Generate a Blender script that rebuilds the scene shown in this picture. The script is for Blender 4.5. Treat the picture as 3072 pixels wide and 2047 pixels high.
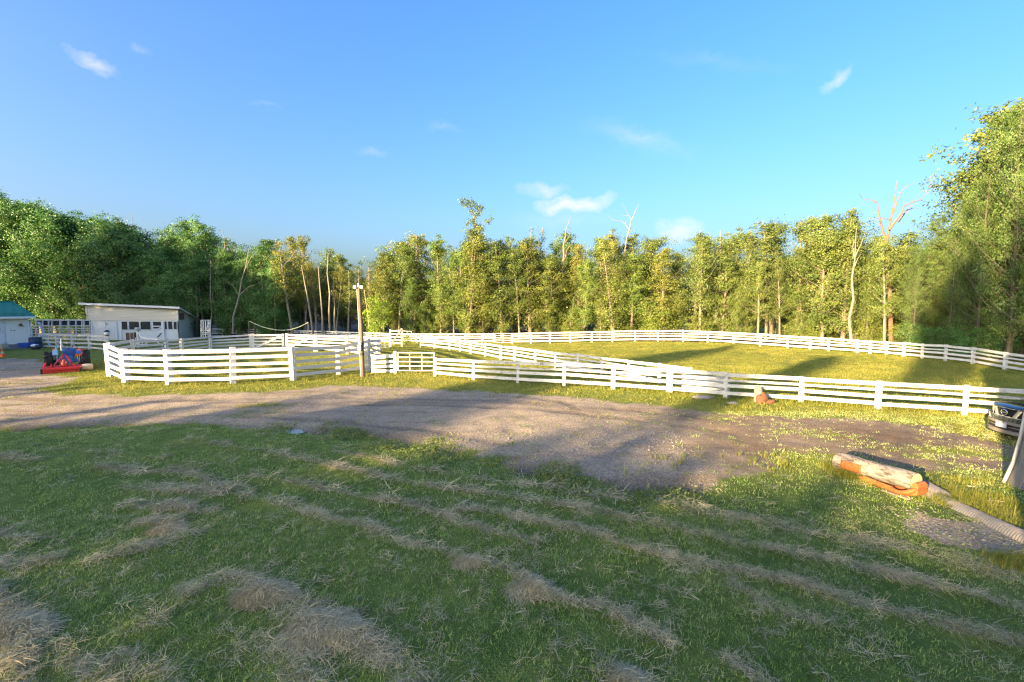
import bpy, bmesh, math, random
import numpy as np
from mathutils import Vector, Matrix, Euler

for o in list(bpy.data.objects):
    bpy.data.objects.remove(o)
SC = bpy.context.scene
COL = SC.collection
rng = np.random.default_rng(7)
random.seed(7)
R = math.radians

# ---------------------------------------------------------------- camera
CAM_H, FOC, CX, CY = 4.0, 1365.0, 1536.0, 1023.5
PITCH = math.atan(112.5 / FOC)
cam_d = bpy.data.cameras.new('camera')
cam_d.sensor_width = 36.0
cam_d.lens = 16.0
cam_d.clip_start = 0.05
cam_d.clip_end = 3000
cam = bpy.data.objects.new('camera', cam_d)
COL.objects.link(cam)
cam.location = (0, 0, CAM_H)
cam.rotation_euler = (R(90) - PITCH, 0, 0)
SC.camera = cam

# ---------------------------------------------------------------- light
SUN_EL = R(12.0)
SUN_AZ = R(224.7)                  # clockwise from +Y: low, behind the camera on the left
SDX, SDY = -math.sin(SUN_AZ), -math.cos(SUN_AZ)     # the way shadows fall
TAN = math.tan(SUN_EL)
sun_d = bpy.data.lights.new('sun', 'SUN')
sun_d.energy = 4.4
sun_d.angle = R(0.55)
sun_d.color = (1.0, 0.70, 0.36)
sun = bpy.data.objects.new('sun', sun_d)
COL.objects.link(sun)
sun.rotation_euler = Vector((-SDX * math.cos(SUN_EL), -SDY * math.cos(SUN_EL), math.sin(SUN_EL))).to_track_quat('Z', 'Y').to_euler()
SC.view_settings.view_transform = 'Standard'
SC.view_settings.look = 'None'
SC.view_settings.gamma = 1
SC.view_settings.use_curve_mapping = False
SC.view_settings.exposure = 2.6
SC.render.engine = 'CYCLES'
SC.cycles.max_bounces = 8
SC.cycles.diffuse_bounces = 4
SC.cycles.glossy_bounces = 2
SC.cycles.transmission_bounces = 3
SC.cycles.transparent_max_bounces = 4
SC.cycles.use_denoising = True
SC.cycles.denoising_prefilter = 'NONE'
SC.cycles.use_adaptive_sampling = False
SC.cycles.pixel_filter_type = 'BLACKMAN_HARRIS'
SC.cycles.filter_width = 1.25
SC.cycles.sample_clamp_indirect = 6.0
SC.cycles.caustics_reflective = False
SC.cycles.caustics_refractive = False


class G:
    """small helper round a node tree"""
    def __init__(s, nt): s.nt = nt; s.n = nt.nodes; s.l = nt.links
    def a(s, t, **k):
        n = s.n.new(t)
        for q, v in k.items():
            setattr(n, q, v)
        return n
    def c(s, x, sock):
        if hasattr(x, 'is_output') or hasattr(x, 'is_linked'):
            s.l.new(x, sock)
        elif x is not None:
            sock.default_value = x if not isinstance(x, tuple) or len(sock.default_value) == len(x) else (*x, 1)
    def math(s, op, a, b=0.0, clamp=False):
        n = s.a('ShaderNodeMath', operation=op, use_clamp=clamp)
        s.c(a, n.inputs[0]); s.c(b, n.inputs[1])
        return n.outputs[0]
    def mix(s, f, a, b, bt='MIX'):
        n = s.a('ShaderNodeMix', data_type='RGBA', blend_type=bt)
        s.c(f, n.inputs[0]); s.c(a, n.inputs[6]); s.c(b, n.inputs[7])
        return n.outputs[2]
    def noise(s, vec, scale, detail=3.0, rough=0.55, dist=0.0):
        n = s.a('ShaderNodeTexNoise')
        n.inputs['Scale'].default_value = scale
        n.inputs['Detail'].default_value = detail
        n.inputs['Roughness'].default_value = rough
        n.inputs['Distortion'].default_value = dist
        if vec is not None: s.l.new(vec, n.inputs['Vector'])
        return n.outputs['Fac']
    def ramp(s, f, stops):
        n = s.a('ShaderNodeValToRGB')
        e = n.color_ramp.elements
        while len(e) < len(stops): e.new(0.5)
        for q, (p, col) in zip(e, stops):
            q.position = p
            q.color = (*col, 1) if isinstance(col, tuple) else (col, col, col, 1)
        s.c(f, n.inputs[0])
        return n.outputs[0]
    def maprange(s, f, a, b, c=0.0, d=1.0):
        n = s.a('ShaderNodeMapRange', interpolation_type='SMOOTHSTEP')
        s.c(f, n.inputs[0])
        for i, v in enumerate((a, b, c, d)): n.inputs[1 + i].default_value = v
        return n.outputs[0]
    def attr(s, name):
        n = s.a('ShaderNodeAttribute'); n.attribute_name = name
        return n.outputs['Fac']
    def mapping(s, vec, loc=(0, 0, 0), rot=(0, 0, 0), scale=(1, 1, 1), vt='POINT'):
        n = s.a('ShaderNodeMapping', vector_type=vt)
        n.inputs['Location'].default_value = loc
        n.inputs['Rotation'].default_value = rot
        n.inputs['Scale'].default_value = scale
        s.l.new(vec, n.inputs['Vector'])
        return n.outputs[0]


def cam_dir(px, py):
    u, v = (px - CX) / FOC, (CY - py) / FOC
    return (u, math.cos(PITCH) + v * math.sin(PITCH), -math.sin(PITCH) + v * math.cos(PITCH))


# ---------------------------------------------------------------- sky
W = bpy.data.worlds.new('World')
SC.world = W
W.use_nodes = True
W.cycles.sampling_method = 'MANUAL'
W.cycles.sample_map_resolution = 1024
g = G(W.node_tree)
g.n.clear()
sky = g.a('ShaderNodeTexSky', sky_type='NISHITA')
sky.sun_disc = False
sky.sun_elevation = SUN_EL
sky.sun_rotation = SUN_AZ
sky.altitude = 600
sky.air_density = 1.0
sky.dust_density = 10.0
sky.ozone_density = 3.0
hs = g.a('ShaderNodeHueSaturation')
hs.inputs['Saturation'].default_value = 1.31
hs.inputs['Hue'].default_value = 0.509
gam = g.a('ShaderNodeGamma')
gam.inputs['Gamma'].default_value = 0.88
g.l.new(sky.outputs[0], gam.inputs['Color'])
g.l.new(gam.outputs[0], hs.inputs['Color'])
tc = g.a('ShaderNodeTexCoord')
sep = g.a('ShaderNodeSeparateXYZ')
g.l.new(tc.outputs['Generated'], sep.inputs[0])
az = g.math('ARCTAN2', sep.outputs[0], sep.outputs[1])
el = g.math('ARCSINE', sep.outputs[2])
comb = g.a('ShaderNodeCombineXYZ')
g.l.new(az, comb.inputs[0]); g.l.new(el, comb.inputs[1])
nz = g.a('ShaderNodeTexNoise')
nz.inputs['Scale'].default_value = 16
nz.inputs['Detail'].default_value = 6
nz.inputs['Roughness'].default_value = 0.62
g.l.new(comb.outputs[0], nz.inputs['Vector'])
sub = g.a('ShaderNodeVectorMath', operation='SUBTRACT')
g.l.new(nz.outputs['Color'], sub.inputs[0]); sub.inputs[1].default_value = (0.5, 0.5, 0.5)
sca = g.a('ShaderNodeVectorMath', operation='SCALE')
g.l.new(sub.outputs[0], sca.inputs[0]); sca.inputs['Scale'].default_value = 0.065
addv = g.a('ShaderNodeVectorMath', operation='ADD')
g.l.new(comb.outputs[0], addv.inputs[0]); g.l.new(sca.outputs[0], addv.inputs[1])
cloud = None
# small clouds: azimuth and height from two corners seen in the sky, tilt, strength
for (px, py, hw, hh, tilt, k, soft) in [
        (278, 190, 66, 25, -16, 0.7, 0.8), (1630, 571, 72, 20, 3, 0.6, 0.85), (1722, 611, 112, 21, 3, 1.0, 0.7),
        (2042, 688, 66, 28, 4, 0.85, 0.75), (1915, 415, 190, 34, -19, 0.30, 1.5), (2512, 234, 40, 22, 30, 0.6, 0.8),
        (2150, 190, 260, 26, -14, 0.10, 1.6), (1115, 460, 52, 12, 2, 0.22, 1.2), (798, 317, 46, 9, 0, 0.16, 1.2),
        (3040, 330, 110, 44, 8, 0.30, 1.3), (2800, 540, 60, 16, -20, 0.2, 1.4), (1690, 655, 190, 30, 0, 0.22, 1.5),
        (1330, 385, 60, 14, -4, 0.16, 1.4), (415, 162, 30, 16, 0, 0.22, 1.2), (850, 772, 90, 26, 0, 0.4, 1.3)]:
    d = Vector(cam_dir(px, py)).normalized()
    d1 = Vector(cam_dir(px + hw, py)).normalized()
    d2 = Vector(cam_dir(px, py - hh)).normalized()
    a0, e0 = math.atan2(d.x, d.y), math.asin(d.z)
    ra, re = abs(math.atan2(d1.x, d1.y) - a0) * 1.25, abs(math.asin(d2.z) - e0) * 1.45
    m = g.mapping(addv.outputs[0], (a0, e0, 0), (0, 0, R(tilt)), (ra, re, 1), 'TEXTURE')
    gr = g.a('ShaderNodeTexGradient', gradient_type='SPHERICAL')
    g.l.new(m, gr.inputs[0])
    f = g.math('MULTIPLY', g.math('POWER', gr.outputs['Fac'], soft), k * 0.95, True)
    cloud = f if cloud is None else g.math('MAXIMUM', cloud, f)
fine = g.noise(g.mapping(comb.outputs[0], scale=(30, 62, 1)), 1.0, 5, 0.6)
cloud = g.math('MULTIPLY', cloud, g.maprange(fine, 0.22, 0.72, 0.45, 1.0), True)
skyc = g.mix(cloud, hs.outputs[0], (1.78, 1.70, 1.86))
bg = g.a('ShaderNodeBackground')
bg.inputs['Strength'].default_value = 0.107
g.l.new(skyc, bg.inputs[0])
wo = g.a('ShaderNodeOutputWorld')
g.l.new(bg.outputs[0], wo.inputs[0])


# ---------------------------------------------------------------- scene helpers
def put(name, me, parent=None, mat=None):
    o = bpy.data.objects.new(name, me)
    COL.objects.link(o)
    if mat is not None and me is not None and not me.materials:
        me.materials.append(mat)
    if parent is not None:
        o.parent = parent
    return o


def tag(o, label=None, cat=None, group=None, kind=None):
    if label: o['label'] = label
    if cat: o['category'] = cat
    if group: o['group'] = group
    if kind: o['kind'] = kind
    return o


def thing(name, label, cat, loc=(0, 0, 0), rz=0.0, group=None):
    o = bpy.data.objects.new(name, None)
    o.empty_display_size = 0.2
    COL.objects.link(o)
    o.location = loc
    o.rotation_euler = (0, 0, rz)
    return tag(o, label, cat, group)


class MB:
    """collects simple shapes and links them as one mesh object"""
    def __init__(s): s.v = []; s.f = []
    def add(s, vs, fs):
        n = len(s.v)
        s.v += [tuple(p) for p in vs]
        s.f += [tuple(i + n for i in q) for q in fs]
        return s
    def box(s, c, d, rot=None):
        hx, hy, hz = d[0] / 2, d[1] / 2, d[2] / 2
        vs = [Vector((x, y, z)) for x in (-hx, hx) for y in (-hy, hy) for z in (-hz, hz)]
        if rot is not None:
            m = rot if isinstance(rot, Matrix) else Euler(rot).to_matrix()
            vs = [m @ p for p in vs]
        c = Vector(c)
        return s.add([p + c for p in vs], [(0, 1, 3, 2), (4, 6, 7, 5), (0, 4, 5, 1), (2, 3, 7, 6), (0, 2, 6, 4), (1, 5, 7, 3)])
    def bar(s, p, q, w, h, up=(0, 0, 1)):
        p, q = Vector(p), Vector(q)
        x = (q - p).normalized()
        y = Vector(up).cross(x)
        y = y.normalized() if y.length > 1e-4 else Vector((0, 1, 0))
        z = x.cross(y)
        m = Matrix((x, y, z)).transposed()
        return s.box((p + q) / 2, ((q - p).length, w, h), m)
    def tube(s, pts, rad, n=8, caps=True):
        pts = [Vector(p) for p in pts]
        if not hasattr(rad, '__len__'): rad = [rad] * len(pts)
        vs, fs = [], []
        ref = None
        for i, p in enumerate(pts):
            t = (pts[min(i + 1, len(pts) - 1)] - pts[max(i - 1, 0)]).normalized()
            if ref is None:
                ref = t.orthogonal().normalized()
            ref = (ref - t * ref.dot(t)).normalized()
            b = t.cross(ref)
            for k in range(n):
                a = 2 * math.pi * k / n
                vs.append(p + (ref * math.cos(a) + b * math.sin(a)) * rad[i])
        for i in range(len(pts) - 1):
            for k in range(n):
                a, b2 = i * n + k, i * n + (k + 1) % n
                fs.append((a, b2, b2 + n, a + n))
        if caps:
            fs.append(tuple(range(n - 1, -1, -1)))
            fs.append(tuple(range((len(pts) - 1) * n, len(pts) * n)))
        return s.add(vs, fs)
    def lathe(s, prof, n=20, c=(0, 0, 0), axis='Z', sq=1.0):
        vs, fs = [], []
        for (r, h) in prof:
            for k in range(n):
                a = 2 * math.pi * k / n
                x, y = r * math.cos(a), r * math.sin(a) * sq
                p = {'Z': (x, y, h), 'X': (h, x, y), 'Y': (x, h, y)}[axis]
                vs.append((p[0] + c[0], p[1] + c[1], p[2] + c[2]))
        for i in range(len(prof) - 1):
            for k in range(n):
                a, b = i * n + k, i * n + (k + 1) % n
                fs.append((a, b, b + n, a + n))
        fs.append(tuple(range(n - 1, -1, -1)))
        fs.append(tuple(range((len(prof) - 1) * n, len(prof) * n)))
        return s.add(vs, fs)
    def prism(s, poly, h0, h1, axis='Z'):
        """poly in the two other axes; extruded along axis"""
        n = len(poly)
        def P(a, b, h):
            return {'Z': (a, b, h), 'Y': (a, h, b), 'X': (h, a, b)}[axis]
        vs = [P(a, b, h0) for a, b in poly] + [P(a, b, h1) for a, b in poly]
        fs = [tuple(range(n - 1, -1, -1)), tuple(range(n, 2 * n))]
        fs += [(i, (i + 1) % n, (i + 1) % n + n, i + n) for i in range(n)]
        return s.add(vs, fs)
    def mesh(s, name, bevel=0.0, smooth=False, mat=None):
        me = bpy.data.meshes.new(name)
        me.from_pydata(s.v, [], s.f)
        bm = bmesh.new(); bm.from_mesh(me)
        bmesh.ops.recalc_face_normals(bm, faces=bm.faces)
        if bevel > 0:
            bmesh.ops.bevel(bm, geom=list(bm.edges), offset=bevel, segments=1, affect='EDGES', profile=0.7)
        bm.to_mesh(me); bm.free()
        if smooth:
            for p in me.polygons: p.use_smooth = True
            me.set_sharp_from_angle(angle=R(40))
        if mat: me.materials.append(mat)
        return me
    def obj(s, name, mat, parent=None, bevel=0.0, smooth=False):
        return put(name, s.mesh(name, bevel, smooth, mat), parent)


def np_mesh(name, verts, quads=None, tris=None, mat=None, smooth=False):
    me = bpy.data.meshes.new(name)
    nv = len(verts)
    me.vertices.add(nv)
    me.vertices.foreach_set('co', np.ascontiguousarray(verts, dtype=np.float32).ravel())
    loops, starts, tot, pos = [], [], [], 0
    for arr, k in ((quads, 4), (tris, 3)):
        if arr is None or len(arr) == 0: continue
        arr = np.asarray(arr, dtype=np.int32)
        loops.append(arr.ravel())
        starts.append(pos + np.arange(len(arr), dtype=np.int32) * k)
        pos += arr.size
    if loops:
        loops = np.concatenate(loops); starts = np.concatenate(starts)
        me.loops.add(len(loops)); me.loops.foreach_set('vertex_index', loops)
        me.polygons.add(len(starts)); me.polygons.foreach_set('loop_start', starts)
        if smooth:
            me.polygons.foreach_set('use_smooth', np.ones(len(starts), dtype=bool))
    me.update(calc_edges=True)
    if mat: me.materials.append(mat)
    return me


# ---------------------------------------------------------------- materials
def new_mat(name):
    m = bpy.data.materials.new(name)
    m.use_nodes = True
    h = G(m.node_tree)
    b = h.n['Principled BSDF']
    return m, h, b


def bump(h, b, height, strength, dist=0.02):
    n = h.a('ShaderNodeBump')
    n.inputs['Strength'].default_value = strength
    n.inputs['Distance'].default_value = dist
    h.l.new(height, n.inputs['Height'])
    h.l.new(n.outputs[0], b.inputs['Normal'])


def worn(name, base, wear, amount=0.3, scale=6.0, rough=0.6, stretch=(1, 1, 1), bumps=0.3, metal=0.0, spec=0.5, coat=0.0):
    """a painted or bare surface with patches and grain of a second colour; world-space, so scaled pieces keep their grain"""
    m, h, b = new_mat(name)
    geo = h.a('ShaderNodeNewGeometry')
    v = h.mapping(geo.outputs['Position'], scale=stretch)
    n1 = h.noise(v, scale, 6, 0.65)
    n2 = h.noise(v, scale * 7, 3, 0.6)
    oi = h.a('ShaderNodeObjectInfo')
    lv = h.math('ADD', h.math('MULTIPLY', n1, 0.7), h.math('MULTIPLY', n2, 0.3))
    lv = h.math('ADD', lv, h.math('MULTIPLY', h.math('SUBTRACT', oi.outputs['Random'], 0.5), 0.10))
    f = h.maprange(lv, 0.62 - 0.3 * amount, 0.80 - 0.3 * amount, 0, 1)
    tone = h.math('ADD', 0.90, h.math('MULTIPLY', n1, 0.2))
    cc = h.mix(f, base, wear)
    hv = h.a('ShaderNodeHueSaturation')
    h.l.new(cc, hv.inputs['Color']); h.l.new(tone, hv.inputs['Value'])
    h.l.new(hv.outputs[0], b.inputs['Base Color'])
    b.inputs['Roughness'].default_value = rough
    b.inputs['Metallic'].default_value = metal
    b.inputs['Specular IOR Level'].default_value = spec
    b.inputs['Coat Weight'].default_value = coat
    if bumps: bump(h, b, n2, bumps, 0.01)
    return m


M = {}
M['fence_white'] = worn('fence_white', (0.62, 0.615, 0.60), (0.30, 0.28, 0.24), 0.33, 2.6, 0.6, (1, 1, 4))
M['fence_old'] = worn('fence_old', (0.60, 0.595, 0.575), (0.22, 0.20, 0.17), 0.46, 2.6, 0.7, (1, 1, 4))
M['barn_cream'] = worn('barn_cream', (0.72, 0.66, 0.54), (0.60, 0.55, 0.44), 0.25, 1.5, 0.5)
M['barn_white'] = worn('barn_white', (0.74, 0.77, 0.79), (0.46, 0.47, 0.46), 0.28, 1.2, 0.6)
M['trim_white'] = worn('trim_white', (0.80, 0.79, 0.78), (0.55, 0.54, 0.52), 0.15, 2.0, 0.5)
M['siding'] = worn('siding', (0.82, 0.81, 0.72), (0.66, 0.63, 0.52), 0.2, 1.2, 0.45)
M['green_roof'] = worn('green_roof', (0.012, 0.19, 0.125), (0.03, 0.24, 0.16), 0.3, 1.4, 0.4, metal=0.2)
M['grey_roof'] = worn('grey_roof', (0.30, 0.31, 0.32), (0.2, 0.2, 0.2), 0.3, 1.4, 0.4)
M['dark'] = worn('dark', (0.012, 0.018, 0.024), (0.03, 0.04, 0.045), 0.3, 3, 0.5)
M['mesh_dark'] = worn('mesh_dark', (0.014, 0.026, 0.045), (0.03, 0.045, 0.065), 0.3, 3, 0.6)
M['brown_board'] = worn('brown_board', (0.17, 0.10, 0.065), (0.08, 0.05, 0.035), 0.4, 3, 0.7)
M['pole_wood'] = worn('pole_wood', (0.12, 0.09, 0.065), (0.21, 0.17, 0.13), 0.35, 3, 0.8, (4, 4, 0.5))
M['grey_wood'] = worn('grey_wood', (0.19, 0.18, 0.17), (0.06, 0.055, 0.05), 0.45, 4, 0.85, (5, 5, 0.4), 0.6)
M['deck_wood'] = worn('deck_wood', (0.10, 0.10, 0.11), (0.18, 0.17, 0.17), 0.4, 4, 0.8)
M['metal_grey'] = worn('metal_grey', (0.55, 0.55, 0.54), (0.35, 0.33, 0.31), 0.3, 6, 0.45, metal=0.3)
M['white_pipe'] = worn('white_pipe', (0.78, 0.76, 0.72), (0.5, 0.42, 0.34), 0.2, 6, 0.45)
M['black'] = worn('black', (0.012, 0.012, 0.013), (0.03, 0.028, 0.026), 0.3, 6, 0.6)
M['rubber'] = worn('rubber', (0.018, 0.019, 0.021), (0.055, 0.05, 0.045), 0.35, 5, 0.8)
M['tractor_blue'] = worn('tractor_blue', (0.025, 0.12, 0.40), (0.03, 0.08, 0.22), 0.3, 5, 0.4, coat=0.2)
M['tractor_light'] = worn('tractor_light', (0.22, 0.42, 0.55), (0.3, 0.33, 0.33), 0.3, 5, 0.45)
M['mower_red'] = worn('mower_red', (0.42, 0.016, 0.014), (0.2, 0.02, 0.015), 0.35, 4, 0.45, coat=0.15)
M['orange'] = worn('orange', (0.85, 0.11, 0.02), (0.7, 0.09, 0.02), 0.2, 5, 0.5)
M['tub_blue'] = worn('tub_blue', (0.012, 0.085, 0.45), (0.02, 0.08, 0.33), 0.2, 4, 0.4)
M['barrel_blue'] = worn('barrel_blue', (0.018, 0.05, 0.10), (0.03, 0.06, 0.10), 0.3, 5, 0.5)
M['tarp'] = worn('tarp', (0.03, 0.03, 0.05), (0.08, 0.08, 0.10), 0.35, 5, 0.6)
M['log_bark'] = worn('log_bark', (0.285, 0.255, 0.225), (0.07, 0.055, 0.042), 0.50, 7.0, 0.85, (1.6, 0.5, 2.2), 1.0)
M['log_orange'] = worn('log_orange', (0.40, 0.125, 0.03), (0.20, 0.055, 0.018), 0.46, 6, 0.75, (1, 3, 5), 0.9)
M['log_end'] = worn('log_end', (0.46, 0.37, 0.23), (0.42, 0.3, 0.17), 0.3, 6, 0.8)
M['stump'] = worn('stump', (0.13, 0.055, 0.03), (0.045, 0.025, 0.015), 0.5, 4, 0.9, (1, 1, 1), 0.9)
M['stump_top'] = worn('stump_top', (0.28, 0.225, 0.185), (0.2, 0.15, 0.11), 0.4, 5, 0.9, (1, 1, 1), 0.6)
M['culvert'] = worn('culvert', (0.13, 0.135, 0.15), (0.24, 0.21, 0.19), 0.35, 3, 0.6, bumps=0.1)
M['stone'] = worn('stone', (0.24, 0.225, 0.21), (0.13, 0.125, 0.12), 0.4, 4, 0.9, bumps=0.6)
M['car_paint'] = worn('car_paint', (0.045, 0.060, 0.062), (0.05, 0.06, 0.06), 0.1, 2, 0.22, bumps=0, metal=0.5, coat=1.0)
M['car_trim'] = worn('car_trim', (0.17, 0.155, 0.135), (0.12, 0.11, 0.1), 0.2, 5, 0.45)
M['chrome'] = worn('chrome', (0.72, 0.72, 0.72), (0.6, 0.6, 0.6), 0.1, 4, 0.16, bumps=0, metal=1.0)
M['car_glass'] = worn('car_glass', (0.012, 0.014, 0.016), (0.015, 0.015, 0.016), 0.1, 2, 0.06, bumps=0, coat=1.0)
M['lens'] = worn('lens', (0.55, 0.56, 0.50), (0.4, 0.42, 0.38), 0.2, 8, 0.12, bumps=0, coat=1.0)
M['board_shaded'] = worn('board_shaded', (0.42, 0.425, 0.42), (0.24, 0.235, 0.22), 0.4, 3, 0.75, (1, 1, 4))  # white board darkened: the shade on it is put into this grey
M['plate'] = worn('plate', (0.42, 0.44, 0.52), (0.34, 0.36, 0.44), 0.2, 20, 0.4, bumps=0)
M['rope'] = worn('rope', (0.62, 0.66, 0.40), (0.45, 0.5, 0.3), 0.3, 8, 0.8)
M['yellow_bracket'] = worn('yellow_bracket', (0.66, 0.55, 0.30), (0.45, 0.37, 0.2), 0.35, 8, 0.7)
M['sign_green'] = worn('sign_green', (0.42, 0.55, 0.22), (0.36, 0.48, 0.2), 0.2, 8, 0.6)
M['terracotta'] = worn('terracotta', (0.5, 0.42, 0.30), (0.36, 0.29, 0.2), 0.3, 6, 0.8)


# ---------------------------------------------------------------- the lie of the land
def vnoise(x, y, scale, seed):
    x = np.asarray(x, float) / scale + seed * 17.13
    y = np.asarray(y, float) / scale + seed * 9.71
    xi, yi = np.floor(x), np.floor(y)
    fx, fy = x - xi, y - yi
    fx, fy = fx * fx * (3 - 2 * fx), fy * fy * (3 - 2 * fy)
    def hsh(a, b):
        s = np.sin(a * 127.1 + b * 311.7 + seed * 74.7) * 43758.5453
        return s - np.floor(s)
    return (hsh(xi, yi) * (1 - fx) + hsh(xi + 1, yi) * fx) * (1 - fy) + (hsh(xi, yi + 1) * (1 - fx) + hsh(xi + 1, yi + 1) * fx) * fy


def flat(px, py):
    d = cam_dir(px, py)
    t = -CAM_H / d[2]
    return (d[0] * t, d[1] * t)


def pl(*pts): return np.array([flat(*p) for p in pts])


def line_dist(x, y, P):
    best = np.full(np.shape(x), 1e9)
    for (ax, ay), (bx, by) in zip(P[:-1], P[1:]):
        vx, vy = bx - ax, by - ay
        L = vx * vx + vy * vy + 1e-9
        t = np.clip(((x - ax) * vx + (y - ay) * vy) / L, 0, 1)
        best = np.minimum(best, np.hypot(x - ax - t * vx, y - ay - t * vy))
    return best


def inside(x, y, P):
    r = np.zeros(np.shape(x), bool)
    n = len(P)
    for i in range(n):
        (ax, ay), (bx, by) = P[i], P[(i + 1) % n]
        c = ((ay > y) != (by > y)) & (x < (bx - ax) * (y - ay) / (by - ay + 1e-12) + ax)
        r ^= c
    return r


def sdf(x, y, P):
    d = line_dist(x, y, np.vstack([P, P[:1]]))
    return np.where(inside(x, y, P), d, -d)


EDGE_PX = [(-500, 1283), (-300, 1290), (0, 1285), (300, 1270), (500, 1266), (850, 1283), (1000, 1298), (1150, 1310), (1300, 1345), (1450, 1385),
           (1600, 1420), (1750, 1450), (1900, 1470), (2100, 1472), (2150, 1440), (2330, 1400), (2500, 1360)]
GRAVEL = pl(*([(-500, 1085), (-200, 1078), (60, 1068), (100, 1072), (135, 1092), (150, 1125), (235, 1130), (200, 1150), (125, 1168), (200, 1186), (330, 1190),
               (600, 1185), (900, 1172), (1000, 1155), (1200, 1160), (1400, 1172), (1591, 1182), (1744, 1197), (1935, 1214),
               (2203, 1240), (2570, 1258), (2756, 1275), (2900, 1300), (3050, 1330), (3300, 1380), (3300, 1430), (2960, 1440), (2800, 1420)]
              + EDGE_PX[::-1]))
EDGE = pl(*EDGE_PX[:-3])
STONES = pl((2660, 1545), (2760, 1535), (2880, 1560), (3000, 1590), (3100, 1610), (3100, 1660), (2950, 1640), (2820, 1620), (2720, 1590))

HAY = [  # centre lines of the rows of cut grass, half width in metres, strength
    (pl((1000, 1352), (1082, 1370), (1229, 1406), (1357, 1426), (1510, 1457), (1688, 1465)), 0.22, 0.62),
    (pl((1688, 1475), (1918, 1503), (2200, 1559), (2273, 1573), (2501, 1614), (2774, 1664), (3072, 1746), (3300, 1800)), 0.34, 0.62),
    (pl((840, 1365), (1000, 1400), (1153, 1442), (1306, 1467), (1510, 1493), (1663, 1518), (1867, 1559), (2000, 1582), (2228, 1637), (2455, 1673), (2683, 1737), (2911, 1787), (3072, 1833), (3300, 1890)), 0.21, 0.86),
    (pl((760, 1425), (1000, 1477), (1127, 1503), (1255, 1523), (1297, 1540), (1361, 1570), (1489, 1604), (1595, 1630)), 0.20, 0.85),
    (pl((1382, 1532), (1510, 1549), (1637, 1578), (1765, 1604), (1892, 1642), (2000, 1676), (2182, 1714), (2364, 1751), (2547, 1810), (2774, 1865), (3072, 1938), (3200, 1970)), 0.20, 0.95),
    (pl((800, 1500), (930, 1545), (1000, 1570), (1106, 1583), (1150, 1608)), 0.2, 1.0),
    (pl((1190, 1628), (1234, 1640), (1319, 1655), (1404, 1689), (1510, 1706)), 0.16, 1.0),
    (pl((1545, 1725), (1574, 1745), (1637, 1795), (1690, 1805), (1786, 1825)), 0.17, 1.1),
    (pl((1850, 1850), (1892, 1872), (2000, 1931)), 0.15, 0.95),
    (pl((2160, 1970), (2250, 2030), (2300, 2080)), 0.14, 0.8),
    (pl((2000, 1700), (2182, 1750), (2320, 1833), (2500, 1880)), 0.22, 0.5),
    (pl((1830, 2010), (1880, 2047), (1950, 2100)), 0.15, 0.9),
    (pl((300, 1402), (400, 1412), (560, 1412), (614, 1440), (700, 1470), (760, 1500)), 0.24, 0.8),
    (pl((560, 1318), (700, 1340), (840, 1362)), 0.24, 0.55),
    (pl((-60, 1372), (60, 1380), (110, 1382)), 0.2, 0.9),
    (pl((180, 1350), (420, 1365), (640, 1395)), 0.2, 0.5),
    (pl((390, 1462), (520, 1470), (670, 1480)), 0.26, 0.9),
    (pl((400, 1510), (510, 1527), (640, 1540)), 0.26, 1.05),
    (pl((420, 1575), (540, 1570)), 0.24, 0.9),
    (pl((380, 1660), (467, 1634), (600, 1600)), 0.26, 0.95),
    (pl((-60, 1600), (20, 1612), (90, 1625)), 0.2, 0.95),
    (pl((-60, 1700), (60, 1695), (160, 1680)), 0.24, 1.0),
    (pl((260, 1690), (360, 1670)), 0.2, 0.7),
    (pl((560, 1790), (660, 1750), (720, 1745)), 0.2, 0.95),
    (pl((740, 1760), (840, 1785), (900, 1800)), 0.30, 1.0),
    (pl((880, 1830), (990, 1870), (1090, 1930), (1180, 2010), (1250, 2090)), 0.44, 1.0),
    (pl((430, 1880), (480, 1870)), 0.24, 0.7),
    (pl((760, 1930), (880, 2000), (960, 2080)), 0.40, 0.7),
    (pl((-80, 1790), (20, 1830), (60, 1900), (40, 2000), (30, 2090)), 0.36, 1.0),
    (pl((180, 1950), (260, 2020), (320, 2080)), 0.24, 0.8),
    (pl((330, 1990), (480, 2030), (560, 2090)), 0.26, 0.6),
    (pl((1240, 1850), (1340, 1880)), 0.12, 0.6),
]


def hay_at(x, y):
    w = np.zeros(np.shape(x))
    wob = (vnoise(x, y, 0.55, 3) - 0.5) * 0.45
    for P, hw, k in HAY:
        near = (x > P[:, 0].min() - 1.5) & (x < P[:, 0].max() + 1.5) & (y > P[:, 1].min() - 1.5) & (y < P[:, 1].max() + 1.5)
        if not np.any(near): continue
        d = line_dist(x, y, P)
        w = np.maximum(w, np.where(near, k * np.clip(1.3 - (d / (hw * 0.68)) * (1 + wob), 0, 1), 0))
    return w * np.clip(0.52 + 0.75 * vnoise(x, y, 0.4, 5) * (0.6 + 0.8 * vnoise(x, y, 1.4, 15)), 0, 1.15)


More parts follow.
